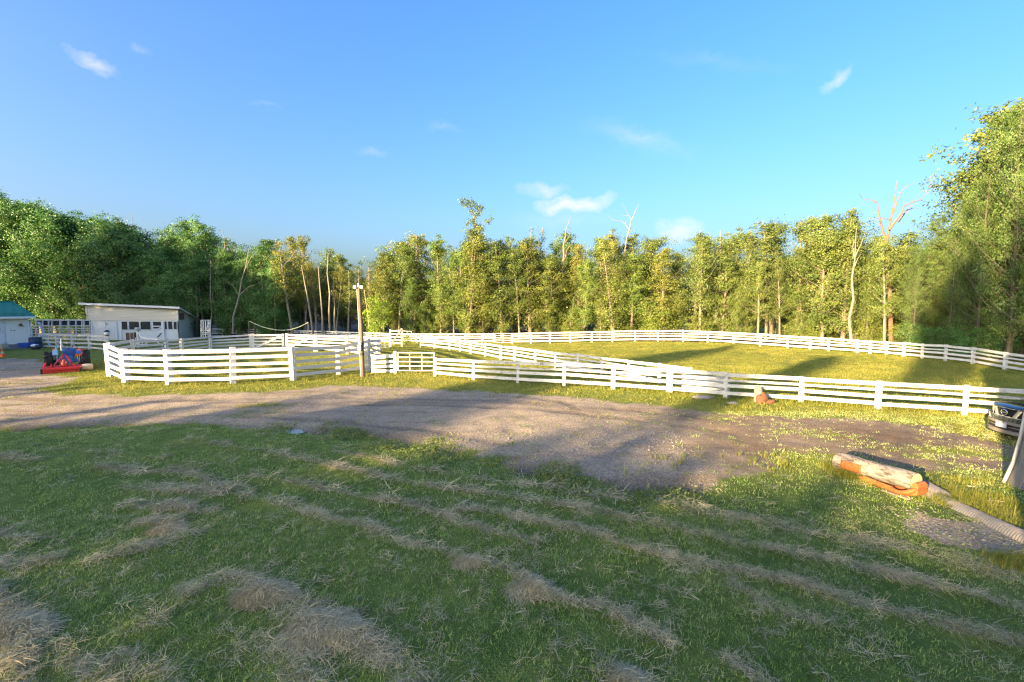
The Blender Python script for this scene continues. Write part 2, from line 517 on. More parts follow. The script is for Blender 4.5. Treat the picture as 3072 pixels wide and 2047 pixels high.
def gravel_at(x, y):
    s = sdf(x, y, GRAVEL) + (vnoise(x, y, 1.6, 1) - 0.5) * 0.9 + (vnoise(x, y, 0.5, 2) - 0.5) * 0.5
    w = np.clip(0.5 + s / 0.9, 0, 1)
    # thin, weedy gravel towards the right
    weed = np.clip((x - 3.0) / 7.0, 0, 1)
    w = w * (1 - weed * np.clip(vnoise(x, y, 0.9, 8) * 0.8 + vnoise(x, y, 2.7, 9) * 0.55 - 0.45, 0, 0.8))
    grn = np.clip(vnoise(x, y, 2.2, 18) * 0.6 + vnoise(x, y, 0.6, 19) * 0.5 - 0.60, 0, 0.5) * np.clip((18.5 - np.abs(y - 19)) / 8, 0, 1) * (x < 3)
    w = w * (1 - 1.3 * grn)
    s2 = sdf(x, y, STONES) + (vnoise(x, y, 0.5, 12) - 0.5) * 0.7
    return np.maximum(w, np.clip(0.5 + s2 / 0.4, 0, 0.9))


def land(x, y):
    x = np.asarray(x, float); y = np.asarray(y, float)
    z = -0.010 * np.clip(y - 20, 0, 60)
    z = z + 0.10 * (vnoise(x, y, 5.0, 21) - 0.5) * np.clip((y - 3) / 6, 0, 1) + 0.03 * (vnoise(x, y, 1.1, 22) - 0.5)
    d = line_dist(x, y, EDGE)
    z = z - 0.12 * np.exp(-(d / 0.55) ** 2)
    z = z + 0.06 * np.clip(hay_at(x, y), 0, 1.2) * (0.4 + 1.2 * vnoise(x, y, 0.16, 6))
    z = z + 0.05 * (vnoise(x, y, 0.45, 23) - 0.5) * np.clip(gravel_at(x, y), 0, 1) - 0.05 * rut_at(x, y)
    return z


RUTS = [pl((-300, 1252), (200, 1236), (600, 1222), (1000, 1214), (1300, 1212), (1600, 1228), (1900, 1262), (2200, 1300)),
        pl((-300, 1222), (200, 1210), (600, 1200), (1000, 1194), (1300, 1194), (1600, 1208), (1900, 1234), (2200, 1262)),
        pl((1480, 1186), (1600, 1192), (1700, 1208), (1740, 1230)), pl((1440, 1196), (1560, 1204), (1640, 1220), (1670, 1240)), pl((700, 1250), (1000, 1262), (1300, 1290), (1500, 1335))]


def rut_at(x, y):
    w = np.zeros(np.shape(x))
    for k, L in enumerate(RUTS):
        d = line_dist(x, y, L) + (vnoise(x, y, 1.2, 50 + k) - 0.5) * 0.3
        w = np.maximum(w, np.exp(-(d / 0.20) ** 2) * (0.35 + 0.8 * vnoise(x, y, 2.0, 60 + k)))
    return np.clip(w, 0, 1)


def land_at(x, y):
    """the built ground's height, read off its grid"""
    x = np.asarray(x, float); y = np.asarray(y, float)
    i = np.clip(np.searchsorted(gx, x) - 1, 0, len(gx) - 2); j = np.clip(np.searchsorted(gy, y) - 1, 0, len(gy) - 2)
    u = np.clip((x - gx[i]) / (gx[i + 1] - gx[i]), 0, 1); v = np.clip((y - gy[j]) / (gy[j + 1] - gy[j]), 0, 1)
    return (ZGRID[j, i] * (1 - u) + ZGRID[j, i + 1] * u) * (1 - v) + (ZGRID[j + 1, i] * (1 - u) + ZGRID[j + 1, i + 1] * u) * v


def lz(x, y): return float(land_at(x, y))


def gp(px, py):
    """the point of the ground that the photograph shows at this pixel"""
    d = cam_dir(px, py)
    z = 0.0
    for _ in range(8):
        t = (z - CAM_H) / d[2]
        x, y = d[0] * t, d[1] * t
        z = lz(x, y)
    return Vector((x, y, z))


def at(px, py, y):
    d = cam_dir(px, py)
    t = y / d[1]
    return Vector((d[0] * t, y, CAM_H + d[2] * t))


def topz(px, py, p):
    """height of a point straight above p that the photograph shows at row py"""
    return at(px, py, p.y).z


# ground material: one shader, blended by what lies on the ground
gm, h, b = new_mat('ground_cover')
geo = h.a('ShaderNodeNewGeometry')
P = geo.outputs['Position']
gr, hy, so, dr = h.attr('gravel'), h.attr('hay'), h.attr('soil'), h.attr('dry')
big = h.noise(P, 0.22, 4, 0.6)
mid = h.noise(P, 1.7, 5, 0.65)
fine = h.noise(P, 22.0, 4, 0.7)
blade = h.noise(h.mapping(P, scale=(70, 40, 40)), 1.0, 3, 0.7)
green = h.ramp(h.math('ADD', h.math('MULTIPLY', mid, 0.6), h.math('MULTIPLY', blade, 0.4)),
               [(0.25, (0.045, 0.080, 0.018)), (0.5, (0.110, 0.170, 0.042)), (0.75, (0.220, 0.275, 0.085))])
straw = h.ramp(h.math('ADD', h.math('MULTIPLY', mid, 0.5), h.math('MULTIPLY', blade, 0.5)),
               [(0.25, (0.140, 0.165, 0.024)), (0.5, (0.250, 0.255, 0.040)), (0.8, (0.370, 0.330, 0.065))])
lawnc = h.mix(h.math('MULTIPLY', dr, h.maprange(h.math('ADD', h.math('MULTIPLY', big, 0.55), h.math('MULTIPLY', mid, 0.45)), 0.30, 0.62, 0.35, 1.0)), green, straw)
vor = h.a('ShaderNodeTexVoronoi')
vor.inputs['Scale'].default_value = 34
h.l.new(P, vor.inputs['Vector'])
vor2 = h.a('ShaderNodeTexVoronoi')
vor2.inputs['Scale'].default_value = 95
h.l.new(P, vor2.inputs['Vector'])
vsep = h.a('ShaderNodeSeparateColor'); h.l.new(vor.outputs['Color'], vsep.inputs[0])
vsep2 = h.a('ShaderNodeSeparateColor'); h.l.new(vor2.outputs['Color'], vsep2.inputs[0])
peb = h.math('ADD', h.math('MULTIPLY', vsep.outputs[0], 0.45), h.math('ADD', h.math('MULTIPLY', vsep2.outputs[1], 0.3), h.math('MULTIPLY', mid, 0.35)))
stones = h.ramp(peb, [(0.15, (0.125, 0.104, 0.080)), (0.5, (0.30, 0.255, 0.20)), (0.8, (0.46, 0.40, 0.325)), (0.97, (0.64, 0.59, 0.52))])
soilc = h.ramp(peb, [(0.2, (0.025, 0.022, 0.022)), (0.7, (0.077, 0.067, 0.062)), (0.95, (0.280, 0.266, 0.252))])
stones = h.mix(so, stones, soilc)
earth = h.ramp(h.math('ADD', h.math('MULTIPLY', mid, 0.5), h.math('MULTIPLY', fine, 0.5)), [(0.3, (0.075, 0.052, 0.038)), (0.55, (0.20, 0.145, 0.10)), (0.75, (0.33, 0.25, 0.17))])
track = h.noise(h.mapping(P, rot=(0, 0, R(12)), scale=(0.16, 1.0, 1)), 1.0, 5, 0.6, 0.6)
stones = h.mix(h.math('MULTIPLY', h.maprange(track, 0.5, 0.68, 0, 0.55), h.math('SUBTRACT', 1.0, so)), stones, earth)
stones = h.mix(h.math('MULTIPLY', h.attr('dirt'), 0.85), stones, earth)
hayc = h.ramp(h.math('ADD', h.math('MULTIPLY', fine, 0.6), h.math('MULTIPLY', blade, 0.4)),
              [(0.3, (0.11, 0.11, 0.06)), (0.55, (0.29, 0.265, 0.17)), (0.75, (0.48, 0.43, 0.28))])
edge = h.math('ADD', gr, h.math('MULTIPLY', h.math('SUBTRACT', h.math('ADD', h.math('MULTIPLY', mid, 0.5), h.math('MULTIPLY', fine, 0.5)), 0.5), 1.5))
gmask = h.maprange(edge, 0.35, 0.65, 0, 1)
c1 = h.mix(gmask, lawnc, stones)
hmask = h.maprange(h.math('ADD', hy, h.math('MULTIPLY', h.math('SUBTRACT', fine, 0.5), 1.1)), 0.25, 0.8, 0, 0.8)
c2 = h.mix(hmask, c1, hayc)
h.l.new(c2, b.inputs['Base Color'])
b.inputs['Roughness'].default_value = 0.95
b.inputs['Specular IOR Level'].default_value = 0.12
hgt = h.math('ADD', h.math('MULTIPLY', fine, 0.6), h.math('ADD', h.math('MULTIPLY', blade, 0.6), h.math('MULTIPLY', vor.outputs['Distance'], 0.8)))
bump(h, b, hgt, 0.9, 0.05)
M['ground'] = gm


def axis(parts):
    out = []
    for a, b2, st in parts:
        out += list(np.arange(a, b2, st))
    return np.array(out + [parts[-1][1]])


gx = axis([(-900, -300, 100), (-300, -100, 20), (-100, -42, 2.0), (-42, -18, 0.4), (-18, 17, 0.14), (17, 40, 0.4), (40, 100, 2.5), (100, 300, 20), (300, 900, 100)])
gy = axis([(-300, -60, 40), (-60, -8, 3.0), (-8, 3, 0.6), (3, 12, 0.085), (12, 22, 0.16), (22, 52, 0.4), (52, 90, 2.0), (90, 300, 20), (300, 1200, 90)])
X, Y = np.meshgrid(gx, gy)
nx, ny = len(gx), len(gy)
xf, yf = X.ravel(), Y.ravel()
ZG = land(xf, yf)
ZGRID = ZG.reshape(ny, nx)
GV, HV = gravel_at(xf, yf), hay_at(xf, yf)
seg = line_dist(xf, yf, pl((700, 1290), (1000, 1298), (1150, 1312), (1300, 1348), (1450, 1388), (1600, 1424), (1750, 1452), (1900, 1472), (2080, 1480)))
SV = np.exp(-(seg / 0.6) ** 2) * (0.35 + 0.75 * vnoise(xf, yf, 0.7, 31))
SV = np.maximum(SV, 0.75 * np.exp(-(line_dist(xf, yf, pl((-100, 1282), (300, 1272), (640, 1278))) / 0.5) ** 2))
SV = np.clip(np.maximum(SV, 0.62 * rut_at(xf, yf)) + 0.5 * np.clip(vnoise(xf, yf, 1.7, 33) - 0.62, 0, 1) * (sdf(xf, yf, GRAVEL) > 0), 0, 1)
# far pastures are dry and yellow, the lawn under the hay is green
paddock = np.clip((yf - 17) / 5, 0, 1) * np.clip(0.75 + 0.5 * (vnoise(xf, yf, 6, 40) - 0.5), 0, 1)
paddock = np.where(xf < -26, paddock * 0.45, paddock)
right = np.clip((xf - 4) / 4, 0, 1) * np.clip((yf - 9.6) / 1.5, 0, 1)
DV = np.clip(np.maximum(paddock, right * 0.85) + 0.22 * vnoise(xf, yf, 1.3, 41), 0, 1)
DV = np.where(yf < 9.5, 0.25 * vnoise(xf, yf, 0.9, 44), DV)
FL = [(-420, 60), (0, 60.5), (600, 59), (860, 56), (1110, 57), (1200, 54), (1500, 54), (1900, 52), (2200, 50), (2400, 46), (2550, 42), (2700, 38), (2850, 34.5), (3000, 31.0), (3200, 26.5), (3500, 22)]
flx = np.array([(p - CX) / FOC * d for p, d in FL]); fly = np.array([d for p, d in FL])
floor_w = np.clip((yf - np.interp(xf, flx, fly) + 0.8) / 1.5, 0, 1)
floor_w = np.where(xf > flx[-1], 0, floor_w)
GV = np.maximum(GV, floor_w); SV = np.maximum(SV, floor_w * 0.9)
TV = np.clip((xf - 3.5) / 4, 0, 1) * (sdf(xf, yf, GRAVEL) > -1) * np.clip(0.35 + 0.9 * vnoise(xf, yf, 2.2, 55), 0, 1)
idx = np.arange(nx * ny).reshape(ny, nx)
Q = np.stack([idx[:-1, :-1], idx[:-1, 1:], idx[1:, 1:], idx[1:, :-1]], -1).reshape(-1, 4)
fx, fy = xf[Q].mean(1), yf[Q].mean(1)
yard = sdf(fx, fy, GRAVEL) > 0
edge_y = np.interp(fx, EDGE[:, 0], EDGE[:, 1])
lawn = (~yard) & (fy < np.where(fx < EDGE[-1, 0], edge_y + 0.3, 9.9 - 0.0 * fx)) & (np.abs(fx) < 60)
for name, mask in (('lawn', lawn), ('gravel_yard', yard), ('pasture', ~(lawn | yard))):
    q = Q[mask]
    used, inv = np.unique(q, return_inverse=True)
    me = np_mesh(name, np.stack([xf[used], yf[used], ZG[used]], -1), inv.reshape(-1, 4), mat=gm, smooth=True)
    for an, av in (('gravel', GV), ('hay', HV), ('soil', SV), ('dry', DV), ('dirt', TV)):
        A = me.attributes.new(an, 'FLOAT', 'POINT')
        A.data.foreach_set('value', av[used].astype(np.float32))
    tag(put(name, me), kind='structure')


# ---------------------------------------------------------------- trees
def leaf_mat(name, dark, mid_, light, trans=0.35):
    m, h, b = new_mat(name)
    oi = h.a('ShaderNodeObjectInfo')
    geo = h.a('ShaderNodeNewGeometry')
    t = h.attr('tint')
    n = h.noise(geo.outputs['Position'], 0.55, 3, 0.6)
    f = h.math('ADD', h.math('MULTIPLY', t, 0.55), h.math('MULTIPLY', n, 0.45))
    col = h.ramp(f, [(0.22, dark), (0.5, mid_), (0.8, light)])
    col = h.mix(1.0, col, oi.outputs['Color'], 'MULTIPLY')
    h.l.new(col, b.inputs['Base Color'])
    b.inputs['Roughness'].default_value = 0.45
    b.inputs['Specular IOR Level'].default_value = 0.35
    tr = h.a('ShaderNodeBsdfTranslucent')
    h.l.new(h.mix(1.0, col, (1.0, 1.05, 0.55), 'MULTIPLY'), tr.inputs[0])
    mx = h.a('ShaderNodeMixShader')
    mx.inputs[0].default_value = trans
    h.l.new(b.outputs[0], mx.inputs[1]); h.l.new(tr.outputs[0], mx.inputs[2])
    h.l.new(mx.outputs[0], h.n['Material Output'].inputs[0])
    return m


M['leaf'] = leaf_mat('leaf', (0.064, 0.110, 0.024), (0.140, 0.200, 0.046), (0.255, 0.290, 0.082), 0.3)
M['bark'] = worn('bark', (0.20, 0.165, 0.125), (0.08, 0.065, 0.05), 0.4, 2.5, 0.9, (3, 3, 0.8), 0.5)
M['bark_dark'] = worn('bark_dark', (0.10, 0.085, 0.065), (0.05, 0.04, 0.03), 0.4, 2.5, 0.9, (3, 3, 0.8), 0.5)
M['bark_pale'] = worn('bark_pale', (0.21, 0.19, 0.16), (0.085, 0.075, 0.06), 0.3, 2.5, 0.8, (3, 3, 1.2), 0.4)
M['bark_red'] = worn('bark_red', (0.19, 0.115, 0.07), (0.11, 0.07, 0.05), 0.4, 2.5, 0.9, (3, 3, 0.8), 0.5)


def leaves_mesh(name, C, Nrm, size, rs, tint):
    """many leaf-sized faces: a folded rhombus each"""
    n = len(C)
    Nrm = Nrm / (np.linalg.norm(Nrm, axis=1, keepdims=True) + 1e-9)
    r = rs.normal(size=(n, 3))
    t = np.cross(Nrm, r); t /= (np.linalg.norm(t, axis=1, keepdims=True) + 1e-9)
    bt = np.cross(Nrm, t)
    L = (size * rs.uniform(0.65, 1.25, n))[:, None]
    V = np.stack([C - t * L * 0.5, C + bt * L * 0.36 + Nrm * L * 0.08, C + t * L * 0.5, C - bt * L * 0.36 + Nrm * L * 0.08], 1).reshape(-1, 3)
    q = np.arange(n * 4).reshape(n, 4)
    me = np_mesh(name, V, q, mat=M['leaf'])
    A = me.attributes.new('tint', 'FLOAT', 'FACE')
    A.data.foreach_set('value', np.clip(tint, 0, 1).astype(np.float32))
    return me


def tree_proto(seed, H=12.0, RAD=1.8, z0=0.18, limbs=34, per=26, leaf=0.2, top=1.0, fork=0, sparse=0.0, bark='bark', lean=0.25, spread=0.42, stems=1, upk=1.0):
    """returns (trunk mesh, crown mesh). The crown is leaf clumps strung along the limbs, uneven and open"""
    rs = np.random.default_rng(seed)
    mb = MB()
    Cs, Ns, Ts = [], [], []
    for st in range(stems):
        off = np.array([0.0, 0.0]) if st == 0 else rs.normal(size=2) * 0.5
        ln = rs.normal(size=2) * lean
        hh = H * (1.0 if st == 0 else rs.uniform(0.7, 0.95))
        k = 9
        ph = rs.uniform(0, 6.3, 2)
        def tp(f):
            w = 0.16 * np.sin(f * 5 + ph[0]) * f, 0.16 * np.cos(f * 4 + ph[1]) * f
            return np.array([off[0] + ln[0] * f * 2 + w[0], off[1] + ln[1] * f * 2 + w[1], f * hh])
        pts = [tp(i / k) for i in range(k + 1)]
        r0 = 0.0125 * hh * rs.uniform(0.8, 1.15) / (1 + 0.25 * (stems - 1))
        pts[0][2] = -0.3
        mb.tube(pts, [r0 * (1.25 if i == 0 else 1) * (1 - 0.88 * i / k) + 0.012 for i in range(k + 1)], 7, True)
        nl = int(limbs / stems)
        for i in range(nl):
            f = z0 + (0.985 - z0) * (i + rs.uniform(0, 1)) / nl
            u = (f - z0) / (1 - z0)
            # narrow column, fuller in the lower middle, ragged
            prof = (0.62 + 0.55 * math.sin(math.pi * min(1, u * 0.8 + 0.16))) * (1 - u ** 4 * 0.75) * rs.choice([rs.uniform(0.3, 0.7), rs.uniform(0.7, 1.4)], p=[.4, .6])
            Lm = RAD * prof
            a = i * 2.399 + rs.uniform(-0.6, 0.6)
            up = (rs.uniform(0.25, 0.8) + 0.5 * u) * upk
            p0 = tp(f * rs.uniform(0.93, 1.0))
            dirv = np.array([math.cos(a), math.sin(a), up]); dirv /= np.linalg.norm(dirv)
            p1 = p0 + dirv * Lm * 0.6
            p2 = p1 + (dirv + np.array([0, 0, 0.25])) * Lm * 0.5 + rs.normal(size=3) * 0.1
            rb = max(0.012, r0 * (1 - 0.85 * f) * 0.36)
            mb.tube([p0, p1, p2], [rb, rb * 0.6, 0.008], 4, False)
            if rs.uniform() < sparse: continue
            cl = [p0 + (p2 - p0) * q for q in ((0.45, 0.75, 1.0) if Lm > 0.7 else (0.7, 1.0))]
            cl += [p1 + rs.normal(size=3) * np.array([0.5, 0.5, 0.35])]
            for c in cl:
                m = int(per * rs.uniform(0.45, 1.5))
                rr = spread * rs.uniform(0.6, 1.25) * (0.55 + 0.45 * (1 - u))
                g0 = rs.normal(size=(m, 3)) * np.array([rr, rr, rr * 0.62])
                Cs.append(c + g0)
                axis_p = tp(f)
                o = (c + g0) - axis_p
                o[:, 2] *= 0.5
                o /= (np.linalg.norm(o, axis=1, keepdims=True) + 1e-6)
                Ns.append(o * 0.8 + np.array([0, 0, 0.16]) + rs.normal(size=(m, 3)) * 0.55)
                Ts.append(np.full(m, rs.uniform(0.2, 0.8)) + rs.normal(size=m) * 0.16)
    trunk = mb.mesh('trunk', smooth=True, mat=M[bark])
    C = np.concatenate(Cs); N = np.concatenate(Ns); T = np.concatenate(Ts)
    crown = leaves_mesh('crown', C, N, leaf, rs, T)
    return trunk, crown, H


PROTO = {}
PROTO['full'] = [tree_proto(100 + i, RAD=1.8, z0=0.07, limbs=60, per=62, leaf=0.128, sparse=0.1) for i in range(4)]
PROTO['high'] = [tree_proto(200 + i, RAD=1.7, z0=0.27, limbs=46, per=62, leaf=0.128, sparse=0.14, bark='bark_pale' if i == 1 else 'bark') for i in range(4)]
PROTO['thin'] = [tree_proto(300 + i, RAD=1.25, z0=0.34, limbs=36, per=24, leaf=0.12, sparse=0.25, bark='bark_pale') for i in range(2)]
PROTO['broad'] = [tree_proto(400 + i, RAD=2.7, z0=0.13, limbs=60, per=92, leaf=0.140, spread=0.46, sparse=0.1) for i in range(4)]
PROTO['birch'] = [tree_proto(500 + i, RAD=1.7, z0=0.36, limbs=40, per=30, leaf=0.105, sparse=0.1, bark='bark_pale', lean=0.6) for i in range(2)]
PROTO['near'] = [tree_proto(600 + i, H=12, RAD=2.5, z0=0.07, limbs=72, per=125, leaf=0.078, spread=0.34, sparse=0.2, bark='bark_dark') for i in range(3)]
PROTO['shrub'] = [tree_proto(700 + i, H=3.0, RAD=1.35, z0=0.06, limbs=26, per=50, leaf=0.10, spread=0.32, stems=3) for i in range(3)]
PROTO['crest'] = [tree_proto(820 + i, RAD=1.9, z0=0.70, limbs=34, per=50, leaf=0.22, spread=0.42, upk=0.5) for i in range(2)]
PROTO['tuft'] = [tree_proto(840 + i, RAD=2.0, z0=0.936, limbs=34, per=60, leaf=0.18, spread=0.17, upk=0.05) for i in range(2)]
PROTO['top'] = [tree_proto(800 + i, RAD=1.9, z0=0.60, limbs=40, per=44, leaf=0.22, spread=0.5) for i in range(2)]

TREES = []


def add_tree(style, x, y, h, wid=1.0, label=None, name='poplar_tree', group=None, tint=(1, 1, 1), k=None, rz=None, cat='tree'):
    pr = PROTO[style]
    tr, cr, H = pr[rng.integers(len(pr)) if k is None else k % len(pr)]
    root = thing(name, label, cat, (x, y, lz(x, y) - 0.03), rng.uniform(0, 6.28) if rz is None else rz, group)
    s = h / H
    root.scale = (s * wid, s * wid, s)
    put('trunk', tr, root)
    c = put('crown', cr, root)
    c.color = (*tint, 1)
    TREES.append(root)
    return root


# skyline of the wood: photograph column -> row of the tree tops
SKY_PX = [(-250, 560), (0, 592), (60, 600), (130, 612), (200, 640), (270, 638), (330, 665), (400, 655), (450, 672), (480, 700), (520, 688), (570, 664), (625, 664),
          (645, 735), (690, 730), (740, 695), (800, 705), (835, 775), (870, 730), (910, 705), (960, 706), (1010, 728), (1050, 790), (1100, 800), (1135, 762),
          (1180, 735), (1220, 702), (1300, 716), (1350, 705), (1380, 715), (1440, 715), (1480, 705), (1520, 704), (1600, 676), (1650, 676), (1700, 690), (1760, 700),
          (1830, 700), (1860, 690), (1930, 720), (1970, 692), (2000, 725), (2040, 770), (2080, 705), (2120, 680), (2190, 690), (2250, 690), (2310, 656), (2350, 690),
          (2400, 645), (2460, 645), (2500, 618), (2540, 625), (2590, 710), (2620, 690), (2680, 680), (2750, 655), (2820, 655), (2850, 610), (2900, 560), (2950, 465),
          (3000, 385), (3050, 275), (3150, 200), (3400, 190)]
FRONT = [(-420, 60), (0, 60.5), (300, 60.5), (600, 59), (860, 56), (1010, 60), (1110, 58), (1200, 55), (1500, 56.5), (1900, 55.5), (2200, 53), (2400, 48.5), (2550, 44), (2700, 39.5), (2850, 36), (3000, 32.5), (3200, 28), (3500, 23)]
fpx = np.array([p for p, _ in FRONT], float); fd = np.array([d for _, d in FRONT])
fxw = (fpx - CX) / FOC * fd
tx = np.interp(np.arange(0, 1, 0.0005), np.linspace(0, 1, len(fxw)), fxw)
ty = np.interp(np.arange(0, 1, 0.0005), np.linspace(0, 1, len(fxw)), fd)
sl = np.concatenate([[0], np.cumsum(np.hypot(np.diff(tx), np.diff(ty)))])

LANDMARKS = [(40, 'the green roofed shed'), (185, 'the tall mesh pen'), (330, 'the left half of the barn roof'), (470, 'the right half of the barn roof'), (600, 'the low end of the barn'),
             (748, 'the wooden rope post'), (925, 'the thin grey rope post'), (1087, 'the brown light pole'), (1190, 'the old braced gate'), (1405, 'the tall bushy topped poplar'),
             (1510, 'the far tubular gate'), (1690, 'the mid paddock rails'), (1880, 'the bare forked snag'), (2100, 'the crest of the mown paddock'), (2330, 'the tree shadow by the far rails'),
             (2565, 'the white dead birch'), (2690, 'the big dead forked tree'), (2830, 'the shaded corner of the paddock'), (3000, 'the far rails at the right edge')]
ORD = ['', 'second ', 'third ', 'fourth ', 'fifth ', 'sixth ', 'seventh ', 'eighth ', 'ninth ', 'tenth ', 'eleventh ', 'twelfth ']
front_list = []


def px_of(x, y): return CX + FOC * x / y


def style_at(px, row):
    r = rng.uniform()
    if px < 620: return 'broad' if r < 0.75 else 'high'
    if px < 860: return 'full' if r < 0.5 else ('broad' if r < 0.8 else 'high')
    if px < 1010: return 'birch' if row == 0 else 'high'
    if px < 1120: return 'thin' if r < 0.5 else 'high'
    if px < 2030: return 'full' if r < 0.42 else ('broad' if r < 0.72 else ('high' if r < 0.9 else 'thin'))
    if px < 2720: return 'high' if r < 0.55 else ('full' if r < 0.75 else ('broad' if r < 0.92 else 'thin'))
    return 'near'


WORDS = {'broad': 'broad leafy', 'high': 'bare stemmed', 'full': 'densely leaved', 'thin': 'thin sparse', 'birch': 'pale stemmed golden', 'near': 'large leafy'}
for row in range(4):
    s = 0.4 + row * 0.9
    while s < sl[-1]:
        i = min(np.searchsorted(sl, s), len(tx) - 1)
        x, y = tx[i], ty[i]
        px = px_of(x, y)
        rad = math.hypot(x, y)
        push = row * 2.7 + rng.uniform(-0.8, 0.8)
        x2, y2 = x * (1 + push / rad), y * (1 + push / rad)
        step = rng.uniform(1.35, 2.5) + (0.9 if row else 0)
        if px > 2720: step += 0.5
        s += step
        if y2 < 12 or px < -330 or px > 3420: continue
        st = style_at(px, row)
        target = np.interp(px, *zip(*SKY_PX))
        drop = abs(rng.normal()) * 58 + (0 if row in (1, 2) else 20)
        if rng.uniform() < 0.28: drop *= 0.12
        if 1010 < px < 1120: drop *= 0.4
        hgt = CAM_H + (911 - target - drop) / FOC * y2 * 0.985 - lz(x2, y2)
        if row == 0 and 1120 < px < 2700 and rng.uniform() < 0.35: hgt *= rng.uniform(0.5, 0.85)
        hgt = float(np.clip(hgt, 4, 26))
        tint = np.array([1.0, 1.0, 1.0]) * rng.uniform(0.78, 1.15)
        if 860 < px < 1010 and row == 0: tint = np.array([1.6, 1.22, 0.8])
        elif px < 860: tint = tint * np.array([0.56, 0.94, 1.02])  # bluer, darker leaf tint puts the shade on the left trees into their colour
        elif px < 2030: tint = tint * np.array([rng.uniform(0.78, 1.28), 1.0, 0.85])
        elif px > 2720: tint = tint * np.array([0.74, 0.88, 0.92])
        if row == 0: front_list.append((px, x2, y2, hgt, st, tint))
        else:
            side = 'left end of the wood' if px < 1050 else ('middle of the wood' if px < 2050 else 'right end of the wood')
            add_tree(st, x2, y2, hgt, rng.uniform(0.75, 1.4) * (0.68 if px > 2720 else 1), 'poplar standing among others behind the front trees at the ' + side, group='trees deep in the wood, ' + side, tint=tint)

front_list.sort(key=lambda q: q[0])
count = {}
for px, x, y, hgt, st, tint in front_list:
    lm = min(LANDMARKS, key=lambda q: abs(q[0] - px))
    side = 'right' if px >= lm[0] else 'left'
    count.setdefault((lm[1], side), []).append((abs(px - lm[0]), px, x, y, hgt, st, tint))
for (lm, side), lst in count.items():
    lst.sort(key=lambda q: q[0])
    for n, (dd, px, x, y, hgt, st, tint) in enumerate(lst):
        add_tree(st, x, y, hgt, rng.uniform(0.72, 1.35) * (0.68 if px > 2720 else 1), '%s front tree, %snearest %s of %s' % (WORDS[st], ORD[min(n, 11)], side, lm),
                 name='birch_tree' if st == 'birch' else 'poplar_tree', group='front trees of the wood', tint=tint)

# trees that stand out
p = at(1405, 1000, 55.0)
add_tree('full', p.x, p.y, CAM_H + (911 - 682) / FOC * 55 + 0.4, 1.15, 'golden green poplar under a bushy topped spire, tallest of the middle', tint=(1.15, 1.05, .85), k=1)
q0 = at(1412, 1000, 55.6)
sp = thing('poplar_tree', 'tall slim poplar whose bushy tuft rises far above the middle of the wood', 'tree', (q0.x, q0.y, lz(q0.x, q0.y)))
mbt = MB()
stem = [at(a, c, 55.6) - sp.location for a, c in ((1412, 1005), (1416, 800), (1420, 700), (1424, 660), (1412, 620), (1390, 600))]
mbt.tube(stem, [.2, .15, .1, .07, .04, .015], 7)
mbt.tube([stem[2], at(1440, 670, 55.6) - sp.location, at(1474, 660, 55.4) - sp.location], [.06, .04, .012], 5)
mbt.tube([stem[3], at(1438, 640, 55.6) - sp.location, at(1446, 625, 55.4) - sp.location], [.05, .03, .012], 5)
put('trunk', mbt.mesh('trunk', smooth=True, mat=M['bark']), sp)
rsx = np.random.default_rng(77)
CT = []
for (qx, qy, rr, n) in [(1384, 606, 0.30, 60), (1392, 598, 0.28, 60), (1398, 614, 0.5, 130), (1412, 608, 0.45, 120), (1424, 620, 0.6, 170), (1440, 634, 0.5, 120), (1428, 645, 0.45, 100), (1412, 634, 0.4, 90),
                        (1446, 622, 0.35, 60), (1420, 662, 0.4, 110), (1428, 676, 0.45, 120), (1408, 668, .35, 80), (1444, 684, .4, 90), (1462, 664, 0.3, 60), (1474, 658, 0.25, 45), (1468, 670, .22, 30), (1400, 676, 0.25, 30), (1424, 690, 0.5, 120), (1410, 704, .6, 150), (1436, 706, .6, 150)]:
    c = at(qx, qy, 55.4)
    CT.append(np.array(c) - np.array(sp.location) + rsx.normal(size=(n, 3)) * rr * 0.5)
CT = np.concatenate(CT)
put('crown', leaves_mesh('crown', CT, rsx.normal(size=CT.shape) + np.array([0, -.4, .3]), 0.17, rsx, rsx.uniform(0.1, 0.75, len(CT))), sp)


def dead_tree(label, base, limbs, mat, name='dead_tree'):
    """limbs: lists of world points with start and end radius"""
    root = thing(name, label, 'dead tree', base)
    bpy.context.view_layer.update()
    for i, (pts, r0, r1) in enumerate(limbs):
        mb = MB()
        pts = [Vector(q) - Vector(base) for q in pts]
        n = len(pts)
        fine_pts = []
        for a in range(n - 1):
            for t in (0, 0.5):
                q = pts[a].lerp(pts[a + 1], t)
                if t: q += Vector((rsx.normal(), rsx.normal(), rsx.normal())) * 0.03 * (pts[a + 1] - pts[a]).length
                fine_pts.append(q)
        fine_pts.append(pts[-1])
        m = len(fine_pts)
        mb.tube(fine_pts, [r0 + (r1 - r0) * k / (m - 1) for k in range(m)], 7 if i == 0 else 5)
        if i:
            for k in range(2, m):
                if rsx.uniform() < 0.8:
                    d = (fine_pts[k] - fine_pts[k - 1]).normalized() + Vector(rsx.normal(size=3)) * 0.6
                    q = fine_pts[k] + d * rsx.uniform(0.3, 0.9)
                    mb.tube([fine_pts[k], q], [max(r1, 0.02), 0.008], 4)
        mb.obj('trunk' if i == 0 else 'branch', mat, root, smooth=True)
    return root


def pts_at(y, *q): return [at(a, b2, y) for a, b2 in q]


